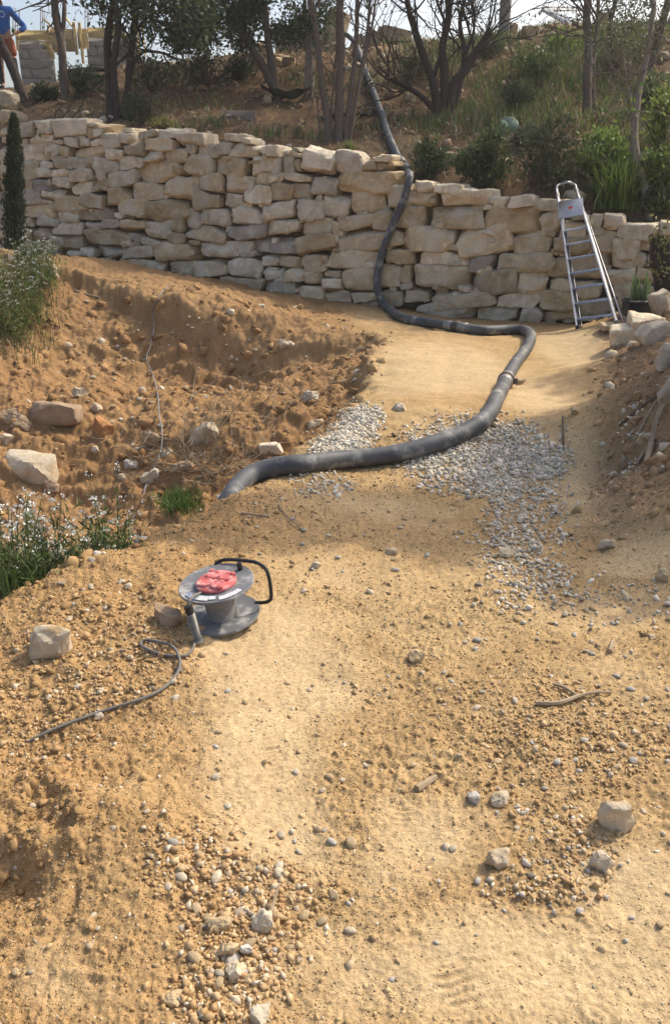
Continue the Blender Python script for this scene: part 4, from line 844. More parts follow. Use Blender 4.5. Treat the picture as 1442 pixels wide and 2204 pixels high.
# ------------------------------------------------------------------ foliage helpers
def leafmesh(name, C, size, g, cols, up=None, aspect=.42, droop=0., fold=.25):
    """one rhombic folded leaf at each point of C; up = preferred axis (N,3) or None"""
    N = len(C); A = g.normal(size=(N, 3))
    if up is not None: A = A * .55 + up
    A[:, 2] -= droop; A /= np.linalg.norm(A, axis=1)[:, None]
    B = np.cross(A, g.normal(size=(N, 3))); B /= np.linalg.norm(B, axis=1)[:, None] + 1e-9; Nn = np.cross(A, B)
    s_ = (np.broadcast_to(size, (N,)) * g.uniform(.7, 1.3, N))[:, None]
    V = np.stack([C, C + A * s_ * .45 + B * s_ * aspect * .5 + Nn * s_ * fold * .3, C + A * s_, C + A * s_ * .45 - B * s_ * aspect * .5 + Nn * s_ * fold * .3], 1)
    k = (np.arange(N) * 4)[:, None]; T = np.concatenate([k + [0, 1, 2], k + [0, 2, 3]])
    return npmesh(name, V.reshape(-1, 3), [T], np.repeat(cols, 4, 0))
def blades(name, base, h, wd, g, cols, lean=.35, seg=3):
    """grass-like blades: tapering, bending strips"""
    N = len(base); h = np.broadcast_to(h, (N,)) * g.uniform(.6, 1.3, N); an = g.uniform(0, 6.283, N); ln = np.abs(g.normal(0, lean, N))
    d = np.stack([np.cos(an), np.sin(an), 0 * an], 1); sd_ = np.stack([-np.sin(an), np.cos(an), 0 * an], 1); wd = np.broadcast_to(wd, (N,))
    V = []
    for k in range(seg + 1):
        f = k / seg; c = base + d * (h * ln * f ** 1.8)[:, None] + np.array([0, 0, 1.]) * (h * f * (1 - .25 * ln * f))[:, None]; ww = (wd * (1 - f) ** .7 * .5)[:, None]
        V += [c - sd_ * ww, c + sd_ * ww]
    V = np.stack(V, 1); n = 2 * (seg + 1); o_ = (np.arange(N) * n)[:, None, None]
    Q = np.array([[2 * k, 2 * k + 1, 2 * k + 3, 2 * k + 2] for k in range(seg)])[None] + o_
    return npmesh(name, V.reshape(-1, 3), [Q.reshape(-1, 4)], np.repeat(cols, n, 0))
M_leaf = mat('leaf_green', (1, 1, 1), (.75, .75, .7), 30, 0, rough=.55, attr=True, spec=.4, trans=.35)
M_grass = mat('grass_blades', (1, 1, 1), (.8, .8, .75), 30, 0, rough=.6, attr=True, spec=.3, trans=.3)
M_bark = mat('bark_grey_brown', (.16, .125, .095), (.085, .065, .05), 18, .8, 40, .95, stretch=(3, 3, .5), bd=.015, orand=.15)
M_barkp = mat('bark_pale', (.30, .26, .21), (.17, .14, .11), 14, .7, 40, .95, stretch=(3, 3, .5), bd=.012, orand=.12)
M_barkd = mat('bark_dark', (.075, .055, .042), (.04, .03, .024), 18, .8, 40, .95, stretch=(3, 3, .5), bd=.015)
DARKG = [(.060, .090, .036), (.080, .110, .042), (.048, .070, .031), (.105, .130, .055)]
MIDG = [(.09, .14, .04), (.12, .17, .05), (.07, .11, .035), (.15, .19, .06)]
LITEG = [(.21, .30, .065), (.27, .36, .085), (.16, .25, .05), (.33, .39, .11)]
OLIVE = [(.11, .125, .07), (.14, .15, .09), (.085, .10, .055)]
DRY = [(.34, .26, .15), (.28, .20, .11), (.42, .33, .20), (.22, .15, .085)]
def stemtubes(mb, pts, r0, r1, o0, g, wob=.02, seg=7):
    P = spline(pts, max(6, int(len(pts) * 5))); P = P + g.normal(0, wob * .25, P.shape) * np.linspace(0, 1, len(P))[:, None]; r = np.linspace(r0, r1, len(P)) * (1 + g.normal(0, .05, len(P)))
    r[0] *= 1.25; mb.tube(P - o0, r, seg); return P
def twig(mb, p, d, L, r, g, o0, depth, tips, bend=.5):
    n = 5; P = [p]; d = d / np.linalg.norm(d)
    for k in range(n):
        d = d + g.normal(0, bend * .35, 3); d[2] += .06; d /= np.linalg.norm(d); P.append(P[-1] + d * L / n)
    P = np.array(P); mb.tube(P - o0, np.linspace(r, r * .35, n + 1), 5, False); tips.append(P[-1]); tips.append(P[3])
    if depth > 0:
        for k in range(g.integers(2, 4)):
            i = g.integers(2, n + 1); dd_ = d * .5 + g.normal(0, .7, 3); twig(mb, P[i], dd_, L * g.uniform(.45, .75), r * .5, g, o0, depth - 1, tips, bend)
def tree(name, label, cat, stems, seed, bark=None, group=None, twigs=(0, .8, .014, 1), crowns=(), pal=DARKG, leaf=.085, tipleaves=0, dt=0., root=None, base=None, upfrac=.45, shade=()):
    """stems: lists of (px, py[, depth offset]) from the foot up, r0, r1; crowns: (px, py, rx, ry, rz, n, clusters)"""
    g = np.random.default_rng(seed)
    b = base if base is not None else hhit(*stems[0][0][0][:2]); t0 = (b - CAM) @ np.array([0, CP, -SP]) + dt
    o0 = np.array(b); root = thing(name, label, cat, b.tolist(), group); tips = []; lines = []
    for pts, r0, r1 in stems:
        W = []
        for k, q in enumerate(pts): W.append(at(q[0], q[1], t0 + (q[2] if len(q) > 2 else 0)))
        W = np.array(W); f_ = zhill(W[0, 0], W[0, 1])
        if len(pts[0]) < 4: W[0, 2] -= .08
        mb = MB(); P = stemtubes(mb, W, r0, r1, o0, g); mb.build('trunk', bark or M_bark, root, True); lines.append((P, r1))
    if twigs[0]:
        mb = MB()
        for P, r1 in lines:
            for k in range(twigs[0]):
                i = int(len(P) * g.uniform(upfrac, 1)) - 1; d = P[min(i + 1, len(P) - 1)] - P[i - 1]; d = d / np.linalg.norm(d) * .6 + g.normal(0, .6, 3)
                twig(mb, P[i], d, twigs[1] * g.uniform(.6, 1.3), min(twigs[2], r1), g, o0, twigs[3], tips)
        mb.build('branches', bark or M_bark, root, True)
    Cs = []
    for px, py, rx, ry, rz, n, cl in crowns:
        c = at(px, py, t0); k = g.normal(size=(cl, 3)); k /= np.linalg.norm(k, axis=1)[:, None]; k = c + k * np.array([rx, ry, rz]) * (g.random((cl, 1)) ** .45)
        Cs.append(k[g.integers(cl, size=n)] + g.normal(0, .13 * (rx + rz) / 2 + .06, (n, 3)))
    if shade:                                   # unseen leaf clumps added above the picture, hung to shade the slope
        mb = MB()
        for px, py, h_, rr_, n in shade:
            p = hhit(px, py); c = p + np.array([SH[0] * h_, SH[1] * h_, h_]); k = g.normal(size=(18, 3)); k /= np.linalg.norm(k, axis=1)[:, None]; k = c + k * rr_ * [1, 1, .6] * g.random((18, 1)) ** .5
            Cs.append(k[g.integers(18, size=n)] + g.normal(0, .2 * rr_, (n, 3))); tp0 = lines[0][0][-1]; mb.tube(np.array([tp0, (tp0 + c) / 2 + [0, 0, .3], c]) - o0, [.04, .03, .012], 6)
        mb.build('branches', bark or M_bark, root, True)
    if tipleaves and tips:
        tp_ = np.array(tips); Cs.append(tp_[g.integers(len(tp_), size=tipleaves)] + g.normal(0, .10, (tipleaves, 3)))
    if Cs:
        C = np.concatenate(Cs); link('crown', leafmesh('crown', C - o0, leaf, g, pick(g, pal, len(C)), droop=.5), M_leaf, root)
    return root
SH = np.array([math.sin(SUN_AZ), math.cos(SUN_AZ)]) / math.tan(SUN_EL)
# ------------------------------------------------------------------ trees on the slope, left to right
tree('leaning_tree', 'dark bare trunk leaning left in front of the standing person', 'tree', [([(52, 216), (40, 180), (22, 135), (2, 95), (-30, 40), (-60, -40)], .10, .07)], 1, M_barkd, twigs=(4, .9, .02, 1), tipleaves=150)
tree('slender_tree', 'grey forked trunk in front of the breeze-block walls', 'tree', [([(141, 214), (137, 160), (133, 100), (122, 40), (116, -30), (110, -140)], .085, .06), ([(133, 75), (139, 30), (140, -30), (150, -120)], .045, .03)], 2, M_bark, twigs=(6, .9, .02, 2), tipleaves=120, leaf=.08, crowns=[(120, -170, 1.3, 1.2, .8, 2200, 40)])
tree('evergreen_oak', 'many-stemmed dark evergreen with leafy crown right of the block walls', 'tree',
     [([(238, 262), (236, 170), (232, 100), (240, 30), (262, -40), (280, -140)], .08, .045), ([(252, 250), (245, 150, -.1), (255, 60, -.2), (248, 0, -.3), (235, -100, -.3)], .065, .04), ([(272, 268), (278, 160), (285, 90), (296, 10), (310, -80)], .07, .04), ([(262, 235), (292, 130), (330, 110), (385, 128)], .05, .015)],
     3, M_barkd, twigs=(7, 1.1, .022, 2), crowns=[(260, -190, 1.8, 1.5, .9, 3600, 60), (300, 5, 1.0, .8, .35, 2200, 26), (215, -30, .5, .5, .25, 250, 8), (395, 35, .55, .6, .45, 1700, 16), (400, 75, .35, .4, .25, 650, 9)], tipleaves=700, leaf=.095, shade=[(330, 190, 3.4, .9, 900), (240, 205, 3.3, .8, 800), (160, 195, 3.2, .7, 600), (300, 245, 3.6, .8, 800)])
tree('leafy_tree', 'tree with a slanting trunk and drooping dark leaves left of the stem clump', 'tree',
     [([(602, 218), (590, 190), (568, 145), (535, 95), (505, 45), (480, -10), (460, -80)], .085, .045), ([(596, 205), (585, 140), (575, 70), (570, 10), (566, -80)], .085, .05)],
     4, M_bark, twigs=(6, 1.0, .02, 2), crowns=[(520, -150, 1.7, 1.4, .9, 3400, 60), (470, 25, .75, .6, .45, 2200, 22), (520, 60, .45, .5, .35, 1200, 13), (430, 75, .35, .4, .3, 650, 9), (555, -5, .6, .5, .3, 1100, 12)], tipleaves=400, leaf=.10, shade=[(450, 185, 3.4, .9, 900), (400, 235, 3.5, .9, 900), (530, 225, 3.5, .9, 900), (470, 275, 3.7, .7, 700)])
tree('young_evergreen', 'thin pale-edged trunk with a clump of green leaves at skyline', 'tree', [([(656, 214), (660, 180), (662, 120), (659, 70), (655, -20)], .045, .035), ([(668, 250), (672, 150), (665, 60), (675, -40)], .05, .03)], 5, M_barkp, twigs=(4, .6, .015, 1),
     crowns=[(640, 52, .50, .4, .36, 1700, 16), (605, 70, .28, .3, .22, 600, 7), (690, 20, .35, .35, .3, 450, 8)], pal=MIDG[:3] + DARKG, leaf=.085)
tree('stem_clump', 'clump of slender grey stems rising behind the wall beside the hose', 'tree',
     [([(708, 310), (702, 240), (690, 160), (682, 80), (668, 0), (660, -80)], .06, .04), ([(728, 312), (730, 220), (733, 120), (731, 30), (735, -80)], .075, .055), ([(742, 310), (750, 240), (762, 150), (768, 60), (770, -60)], .045, .03), ([(750, 308), (764, 230), (776, 160), (790, 80), (800, -40)], .035, .022), ([(716, 310), (712, 260), (716, 190), (722, 120)], .022, .012), ([(745, 306), (770, 200), (800, 60), (812, -40)], .03, .015), ([(690, 300), (684, 240), (676, 190)], .015, .008)],
     6, M_bark, twigs=(5, .7, .012, 1), tipleaves=260, leaf=.07, upfrac=.6, crowns=[(750, -200, 1.6, 1.4, .8, 2800, 50)], shade=[(630, 190, 3.3, .8, 800), (680, 245, 3.5, .8, 800), (770, 235, 3.5, .8, 800), (570, 260, 3.6, .8, 800)])
tree('bare_tree', 'dark low-branching bare tree in the middle of the slope', 'tree',
     [([(942, 250), (935, 190), (915, 130), (895, 70), (880, 20), (868, -60)], .09, .035), ([(952, 250), (958, 170), (952, 100), (965, 40), (975, -60)], .095, .035), ([(962, 248), (975, 190), (1000, 150), (1030, 105), (1052, 72)], .10, .06), ([(972, 245), (990, 180), (1000, 110), (990, 50), (1010, -40)], .06, .022), ([(945, 240), (915, 215), (880, 190), (830, 165)], .055, .035), ([(935, 150), (960, 70), (940, 0), (930, -70)], .035, .015), ([(1000, 110), (1020, 60), (1015, 0)], .03, .012)],
     7, M_barkd, twigs=(13, .9, .018, 2), tipleaves=380, leaf=.07, pal=OLIVE, upfrac=.5, crowns=[(960, -210, 1.5, 1.2, .7, 2000, 45)], shade=[(880, 210, 3.4, .8, 700), (960, 180, 3.3, .8, 700), (1010, 260, 3.5, .8, 700), (850, 280, 3.5, .6, 500)])
tree('twin_tree', 'grey double trunk on the slope above the ladder', 'tree', [([(1265, 242), (1264, 180), (1266, 110), (1262, 40), (1266, -60)], .075, .06), ([(1278, 240), (1276, 150), (1284, 60), (1290, -60)], .035, .03)], 8, M_bark, twigs=(7, .9, .016, 2), tipleaves=420, leaf=.07, pal=OLIVE, crowns=[(1260, -210, 1.2, 1.1, .6, 1000, 30)])
tree('bent_tree', 'pale crooked trunk growing just above the wall at the right', 'tree', [([(1400, 468), (1392, 430), (1380, 380), (1366, 320), (1366, 260), (1374, 200), (1392, 120), (1402, 50), (1410, -60)], .062, .03), ([(1366, 240), (1352, 190), (1340, 130)], .022, .01), ([(1374, 205), (1345, 175), (1320, 160)], .016, .008)], 9, M_barkp,
     twigs=(8, .6, .012, 2), crowns=[(1370, 45, .75, .6, .30, 700, 18), (1330, 95, .5, .5, .25, 380, 12)], tipleaves=350, leaf=.055, pal=OLIVE)
tree('sapling', 'thin tan sapling at the right edge above the wall', 'tree', [([(1412, 478), (1420, 420), (1430, 340), (1445, 250), (1465, 120)], .022, .012)], 10, M_barkp, twigs=(7, .5, .008, 1), tipleaves=260, leaf=.075, pal=LITEG)
tree('dark_tree', 'dark leaning trunk at the top right corner', 'tree', [([(1395, 150), (1410, 100), (1425, 50), (1442, -20), (1470, -120)], .08, .05), ([(1330, 140), (1310, 80), (1320, 20), (1340, -60)], .05, .03)], 12, M_barkd, twigs=(8, .9, .016, 2), crowns=[(1420, 30, .7, .6, .4, 700, 18), (1320, 15, .5, .5, .2, 350, 10)], tipleaves=350, leaf=.06, pal=OLIVE)
# the tree out of view to the right whose shade lies on the path
def shade_tree(x, y, h, seed, label, crowns, n):
    b = np.array([x, y, float(GZ(x, y))]); g = np.random.default_rng(seed); root = thing('shade_tree', label, 'tree', b.tolist(), 'trees right of the path')
    mb = MB(); stemtubes(mb, np.array([b + [0, 0, -.1], b + [.05, .02, h * .3], b + [-.08, .1, h * .6], b + [0, 0, h]]), .11, .05, b, g); mb.build('trunk', M_bark, root, True)
    C = []; mb = MB(); tips = []
    for cx, cy, cz_, r_ in crowns:
        c = b + [cx, cy, cz_]; k = g.normal(size=(16, 3)); k /= np.linalg.norm(k, axis=1)[:, None]; k = c + k * r_ * g.random((16, 1)) ** .5 * [1, 1, .75]
        C.append(k[g.integers(16, size=n)] + g.normal(0, .2 * r_, (n, 3))); mb.tube(np.array([b + [0, 0, h * .5], b * .5 + c * .5 + [0, 0, h * .2], c]) - b, [.045, .03, .012], 6)
    mb.build('branches', M_bark, root, True); C = np.concatenate(C); link('crown', leafmesh('crown', C - b, .11, g, pick(g, OLIVE + MIDG[:1], len(C)), aspect=.4), M_leaf, root)
def over(px, py, z, base):                          # where a clump at height z must hang to shade the ground at (px, py)
    p = ghit(px, py); q = np.array([p[0] + SH[0] * (z - p[2]), p[1] + SH[1] * (z - p[2]), z]); return q - base
b1 = np.array([5.0, 6.3, float(GZ(5.0, 6.3))]); b2 = np.array([5.9, 8.6, float(GZ(5.9, 8.6))])
shade_tree(5.0, 6.3, 3.4, 31, 'leafy tree beside the right bank shading the path', [(*over(px, py, z, b1), r_) for px, py, z, r_ in [(560, 1110, 3.9, .30), (720, 1105, 4.1, .34), (880, 1120, 4.0, .38), (990, 1140, 3.7, .36), (1400, 1225, 3.4, .30), (1350, 1215, 3.5, .24), (1440, 1100, 3.2, .5), (640, 1110, 4.0, .3), (800, 1115, 4.0, .34), (480, 1110, 3.8, .25), (930, 1130, 3.9, .36)]], 1100)
shade_tree(5.9, 8.6, 4.0, 32, 'taller leafy tree behind it beside the right bank', [(*over(px, py, z, b2), r_) for px, py, z, r_ in [(1180, 1000, 4.2, .42), (1260, 940, 4.3, .5), (1290, 1040, 4.0, .42), (1360, 900, 4.4, .6), (1420, 820, 4.5, .6), (1390, 1000, 4.1, .5), (1300, 780, 4.8, .4), (1340, 1080, 3.9, .4), (1430, 930, 4.3, .5), (1380, 790, 4.7, .5), (1320, 860, 4.5, .45)]], 900)

# ------------------------------------------------------------------ shrubs and cypress
def shrub(name, label, px, py, wpx, hpx, n, seed, pal, leaf, style='leaf', fn=None, cat='shrub', group=None, dens=.5):
    g = np.random.default_rng(seed); b = (fn or hhit)(px, py + hpx / 2); t0 = (b - CAM) @ np.array([0, CP, -SP]); W_, H_ = wpx / F * t0, hpx / F * t0
    root = thing(name, label, cat, b.tolist(), group); mb = MB(); tips = []
    for k in range(9): twig(mb, b * 0 + [0, 0, -.05], np.array([g.normal(0, .5), g.normal(0, .4), 1.]), H_ * g.uniform(.6, .95), .012, g, np.zeros(3), 1, tips, .3)
    mb.build('stems', M_bark, root, True)
    if style == 'leaf':
        cl = 40; k = g.normal(size=(cl, 3)); k /= np.linalg.norm(k, axis=1)[:, None]; k = k * np.array([W_ / 2, W_ / 2.6, H_ / 2]) * g.random((cl, 1)) ** dens + [0, 0, H_ * .5]; k[:, 2] = np.maximum(k[:, 2], .05)
        C = k[g.integers(cl, size=n)] + g.normal(0, .07 * (W_ + H_) / 2 + .02, (n, 3)); C[:, 2] = np.maximum(C[:, 2], .01)
        link('foliage', leafmesh('foliage', C, leaf, g, pick(g, pal, n), up=np.array([0, 0, .7]) + C * [1.0, 1.0, 0]), M_leaf, root)
    else:
        bs = g.normal(0, 1, (n, 3)) * [W_ * .17, W_ * .13, 0]; bs[:, 2] = 0
        link('foliage', blades('foliage', bs, H_ * .95, leaf, g, pick(g, pal, n), lean=.55, seg=4), M_grass, root)
    return root
shrub('dark_shrub', 'low dark-green shrub just right of where the hose crosses the wall', 922, 346, 62, 78, 1500, 41, DARKG + MIDG[:1], .07)
shrub('dark_shrub', 'dense dark-green bush in the middle of the terrace above the wall', 1040, 352, 100, 110, 2600, 42, DARKG + MIDG[:2], .075)
shrub('grey_green_shrub', 'tall grey-green loose bush left of the ladder top', 1172, 340, 124, 150, 2600, 43, OLIVE + DARKG[:1], .06)
shrub('bright_shrub', 'bright green bush behind the strap-leaved clump', 1300, 350, 120, 70, 2200, 44, LITEG + MIDG, .07)
shrub('strap_leaf_clump', 'clump of long upright strap leaves right of the ladder', 1326, 400, 110, 100, 420, 45, LITEG + MIDG[:2], .028, 'blade')
shrub('bright_shrub', 'yellow-green leafy bush at the right edge above the wall', 1425, 262, 60, 120, 1300, 46, [(.30, .34, .08), (.24, .30, .07)] + LITEG, .08)
shrub('bright_shrub', 'green spreading bush at far right behind the crooked trunk', 1415, 370, 90, 80, 1500, 47, LITEG + MIDG, .07)
shrub('green_patch_shrub', 'green low plants on the slope under the ridge at right', 1390, 200, 100, 60, 900, 48, MIDG, .07)
for i, (px, py, w_, h_, pl_, lab) in enumerate([(1150, 140, 110, 50, MIDG, 'green weeds below the white metal frame'), (1110, 215, 80, 50, OLIVE + MIDG, 'olive weeds above the green lid'), (1210, 95, 90, 36, LITEG, 'light green weeds on the ridge under the white frame'), (1050, 105, 90, 40, MIDG + OLIVE, 'weeds right of the dark bare tree'), (1330, 120, 100, 60, MIDG + LITEG, 'green weeds on the ridge at right'), (1290, 310, 90, 40, LITEG, 'low bright plants above the strap-leaved clump'), (1410, 440, 70, 50, MIDG + OLIVE, 'leafy growth at the right end of the wall top'), (1130, 300, 70, 40, OLIVE, 'olive weeds behind the grey-green bush'), (890, 140, 80, 40, OLIVE + MIDG, 'weeds left of the dark bare tree')]):
    shrub('weed_bush', lab, px, py, w_, h_, 1000, 140 + i, pl_, .07)
shrub('dark_shrub', 'dark bush at the foot of the many-stemmed evergreen', 300, 240, 70, 60, 800, 49, DARKG, .06)
shrub('dry_shrub', 'yellowish weed on the wall top left of the long timber', 355, 268, 46, 22, 350, 50, [(.34, .30, .10), (.28, .26, .09)], .05)
shrub('grass_tuft', 'yellow-green tuft at the foot of the stem clump', 750, 314, 40, 22, 160, 51, LITEG[:2] + DRY[:2], .012, 'blade')
shrub('blue_green_shrub', 'small blue-green shrub at the foot of the young cypress', 66, 548, 60, 30, 700, 52, [(.11, .15, .10), (.15, .18, .12)], .04, fn=ghit)
# hedge of dark growth along the left skyline
for i, (px, py, w_, h_, lab) in enumerate([(180, 178, 90, 50, 'dark scrub between the two forked trees on the left skyline'), (330, 165, 110, 66, 'dark scrub right of the many-stemmed evergreen'), (430, 155, 120, 60, 'dark scrub under the drooping leaves on the skyline'), (520, 150, 80, 44, 'sparse scrub left of the slanting trunk'), (100, 205, 60, 26, 'low scrub at the foot of the block wall')]):
    shrub('scrub', lab, px, py, w_, h_, 1300, 60 + i, DARKG + OLIVE[:1], .07)
# cypress
g = np.random.default_rng(90); b = at(33, 545, 11.2); b[2] = GZ(b[0], b[1]); t0 = (b - CAM) @ np.array([0, CP, -SP]); H_ = 270 / F * t0
cyp = thing('cypress_tree', 'slim young dark cypress in front of the wall at far left', 'tree', b.tolist()); cyp.rotation_euler = (0, R(8), 0); MB().tube(np.array([[0, 0, -.05], [0, 0, H_ * .5], [0, 0, H_ * .9]]), [.03, .02, .008], 6).build('trunk', M_bark, cyp, True)
n = 7000; f = g.random(n) ** .8; r_ = .15 * (1 - f) ** .42 * (.6 + .4 * np.clip(f * 9, 0, 1)) * (1 + .25 * np.sin(f * 40 + g.normal(0, 1, n))); a = g.uniform(0, 6.283, n); q = np.sqrt(g.random(n)) * r_
C = np.stack([np.cos(a) * q, np.sin(a) * q, f * H_ * .97 + .02], 1); link('crown', leafmesh('crown', C, .05, g, pick(g, [(.035, .06, .03), (.05, .075, .035), (.03, .045, .026), (.065, .085, .045)], n), up=np.array([0, 0, 1.6]) + C * [4, 4, 0], aspect=.35), M_leaf, cyp)
# grass and litter on the hillside
g = np.random.default_rng(95); N = 95000
x = g.uniform(-11, 8, N); y = g.uniform(9.8, 20.5, N); d = (x - WA[0]) * WN[0] + (y - WA[1]) * WN[1]
den = sstep(-.05, .45, fbm(x, y, .6, 3, 401) + .35 * fbm(x, y, 2.1, 2, 403) - .22 + .5 * sstep(-.5, 3.5, x)); k = (d > .75) & (g.random(N) < den); x, y = x[k], y[k]
cl = pick(g, LITEG[:1] + MIDG + OLIVE + DRY[:2], len(x)); rt_ = sstep(1, 4, x)[:, None] * g.random((len(x), 1)); cl = cl * (1 - rt_) + pick(g, LITEG + MIDG, len(x)) * rt_
o = link('hill_grass', blades('hill_grass', np.stack([x, y, zhill(x, y)], 1), .17, .022, g, cl, .5, 2), M_grass); tag(o, 'grass and weeds growing over the hillside', None, kind='stuff')
N = 26000; x = g.uniform(-10, 8, N); y = g.uniform(9.8, 20, N); d = (x - WA[0]) * WN[0] + (y - WA[1]) * WN[1]; k = (d > .55) & (g.random(N) < .25 + .9 * sstep(-.1, .4, fbm(x, y, .8, 2, 411))); x, y = x[k], y[k]
o = link('leaf_litter', leafmesh('leaf_litter', np.stack([x, y, zhill(x, y) + .015], 1), .085, g, pick(g, DRY, len(x)), aspect=.5), M_leaf); tag(o, 'dry brown leaf litter and twigs on the hillside', None, kind='stuff')
N = 5000; x = g.uniform(-9, 8, N); y = g.uniform(10, 20.5, N); d = (x - WA[0]) * WN[0] + (y - WA[1]) * WN[1]; k = (d > .55) & (g.random(N) < .08 + .9 * sstep(17.5, 19.3, y) * sstep(-1, .5, x) + .5 * sstep(.2, .5, fbm(x, y, .9, 2, 421))); x, y = x[k], y[k]
o = link('hill_rubble', merged('hill_rubble', np.stack([x, y, zhill(x, y)], 1), g.uniform(.02, .09, len(x)) * g.lognormal(0, .3, len(x)), pick(g, [(.42, .33, .22), (.36, .26, .16), (.50, .42, .31), (.30, .20, .12)], len(x)), seed=9, flat=(.5, .9), tilt=.5), M_clod); tag(o, 'broken stones and earth lumps on the hillside and ridge', None, kind='stuff')
# ------------------------------------------------------------------ unfinished block building on the skyline, left
M_block = mat('concrete_block', (.27, .255, .22), (.20, .19, .165), 10, .5, 50, .95, orand=.09, bd=.006)
M_mort = mat('mortar', (.36, .35, .33), (.28, .27, .26), 12, .5, 50, .95, bd=.006)
M_ply = mat('formwork_ply', (.62, .45, .20), (.52, .36, .14), 6, .2, 60, .8, stretch=(1, 1, 6), orand=.14, bd=.003)
M_steel = mat('rebar_rusty', (.22, .13, .09), (.14, .09, .07), 30, .2, 60, .8)
TB_ = 18.6
def bxyz(px, py, t=TB_): return at(px, py, t)
def wallframe(x0, x1, t0, t1, yt, yb):
    A_ = bxyz(x0, yt, t0); B_ = bxyz(x1, yt, t1); e = B_ - A_; e[2] = 0; ln = np.linalg.norm(e); e /= ln; zb = bxyz(x0, yb, t0)[2] - .3
    return A_, e, np.array([-e[1], e[0], 0]), ln, zb
bo = bxyz(160, 190); bld = thing('block_building', 'unfinished grey block walls with yellow formwork boards on the left skyline', 'building', bo.tolist())
def blockwall(x0, x1, t0, t1, yt, yb):
    A_, e, n, ln, zb = wallframe(x0, x1, t0, t1, yt, yb); M3 = np.stack([e, n, [0, 0, 1]], 1); zt = A_[2]; H_ = zt - zb
    wo = MB().box(np.array([A_[0], A_[1], (zt + zb) / 2]) + e * ln / 2 + n * .1 - bo, (ln - .03, .15, H_ - .02), M3).build('wall', M_mort, bld)
    k = 0; z = zt; 
    while z > zb:
        h = min(.2, z - zb); s_ = -(.25 if k % 2 else 0)
        while s_ < ln - .02:
            a, b_ = max(s_, 0), min(s_ + .5, ln)
            if b_ - a > .04 and h > .05:
                MB().box(np.array([A_[0], A_[1], z - h / 2]) + e * (a + b_) / 2 + n * .1 - bo, (b_ - a - .014, .2, h - .014), M3, .006).build('concrete_block', M_block, wo)
            s_ += .5
        z -= .2; k += 1
blockwall(36, 113, TB_, TB_ + .2, 84, 205); blockwall(184, 268, TB_ + .2, TB_ + .4, 78, 165); blockwall(268, 300, TB_ + .4, TB_ + 1.6, 72, 150)
def board(x0, y0, x1, y1, t, th=.03, lift=0.):
    A_ = bxyz(x0, y0, t); B_ = bxyz(x1, y1, t); c = (A_ + B_) / 2 - bo; MB().box(c, (abs(B_[0] - A_[0]), th, abs(A_[2] - B_[2])), None, .004).build('formwork_board', M_ply, bld)
tf = TB_ - .16
for a in [(34, 66, 112, 86), (36, 86, 41, 108), (97, 86, 110, 106), (112, 62, 140, 112), (141, 64, 166, 110), (168, 63, 190, 104), (190, 60, 232, 80), (233, 59, 270, 79)]: board(*a, tf)
for a in [(106, 57, 110, 122), (160, 50, 166, 116), (172, 51, 178, 116), (114, 108, 118, 126), (176, 104, 181, 136), (103, 98, 112, 118)]: board(*a, tf - .06, .05)
for x in (272, 284, 296): A_ = bxyz(x, 60, TB_ + .45 + (x - 272) * .035); B_ = bxyz(x + 12, 122, TB_ + .6 + (x - 272) * .035); MB().box((A_ + B_) / 2 - bo + [.1, 0, 0], (.03, .5, abs(A_[2] - B_[2])), Matrix.Rotation(R(12), 3, 'Z'), .004).build('formwork_board', M_ply, bld)
def bar(a, b, r, t): return np.array([bxyz(*a, t), bxyz(*b, t)]) - bo
for x, y0 in [(29, 18), (34, 20), (88, 18), (92, 17), (96, 22), (184, 12), (189, 14), (192, 20)]: MB().tube(bar((x, y0), (x, 70), .008, TB_ + .1), .009, 5).build('reinforcing_bar', M_steel, bld)
for a, b_ in [((94, 40), (118, 63)), ((83, 85), (110, 104)), ((142, 38), (160, 62)), ((36, 70), (42, 82))]: MB().box(*(lambda q: ((q[0] + q[1]) / 2, (np.linalg.norm(q[1] - q[0]), .03, .03), np.array(Vector(q[1] - q[0]).to_track_quat('X', 'Z').to_matrix())))(bar(a, b_, 0, tf - .1))).build('wood_strut', M_ply, bld)
# ------------------------------------------------------------------ rubble on the ridge
M_conc = mat('broken_concrete', (.46, .38, .27), (.36, .29, .20), 7, .6, 30, .95, bd=.02, orand=.1)
def chunk(px, py, w_, h_, lab, seed, tl, dep=.6, name='concrete_chunk', t=17.6, mat_=None):
    c = at(px, py, t); W_, H_ = w_ / F * t, h_ / F * t; V, Fc = blockshape(seed, (W_ / 2, W_ * dep / 2, H_ / 2), 6, .08, 5, .02, .14, (.75, 1.0))
    o = link(name, rock_me(name, V, Fc, 30), mat_ or M_conc, None, c.tolist()); o.rotation_euler = [R(a) for a in tl]; return tag(o, lab, 'rubble')
chunk(611, 92, 36, 58, 'upright broken slab left of the leaf clump on the ridge', 901, (6, -4, 30)); chunk(660, 98, 70, 52, 'large dark-sided concrete block on the ridge behind the stems', 902, (0, 6, -25))
chunk(724, 70, 52, 80, 'tallest tilted concrete block at the centre of the ridge', 903, (5, 14, 35)); chunk(708, 112, 60, 30, 'flat slab leaning below the tallest concrete block', 904, (12, -18, 10))
chunk(850, 80, 66, 30, 'wedge-shaped slab jutting against the sky right of the hose', 905, (0, 10, 15)); chunk(806, 90, 46, 36, 'dark tilted slab just right of the hose top', 906, (10, 30, 20))
chunk(765, 100, 22, 50, 'narrow plank-like slab behind the hose top', 907, (10, 20, 5), .4)
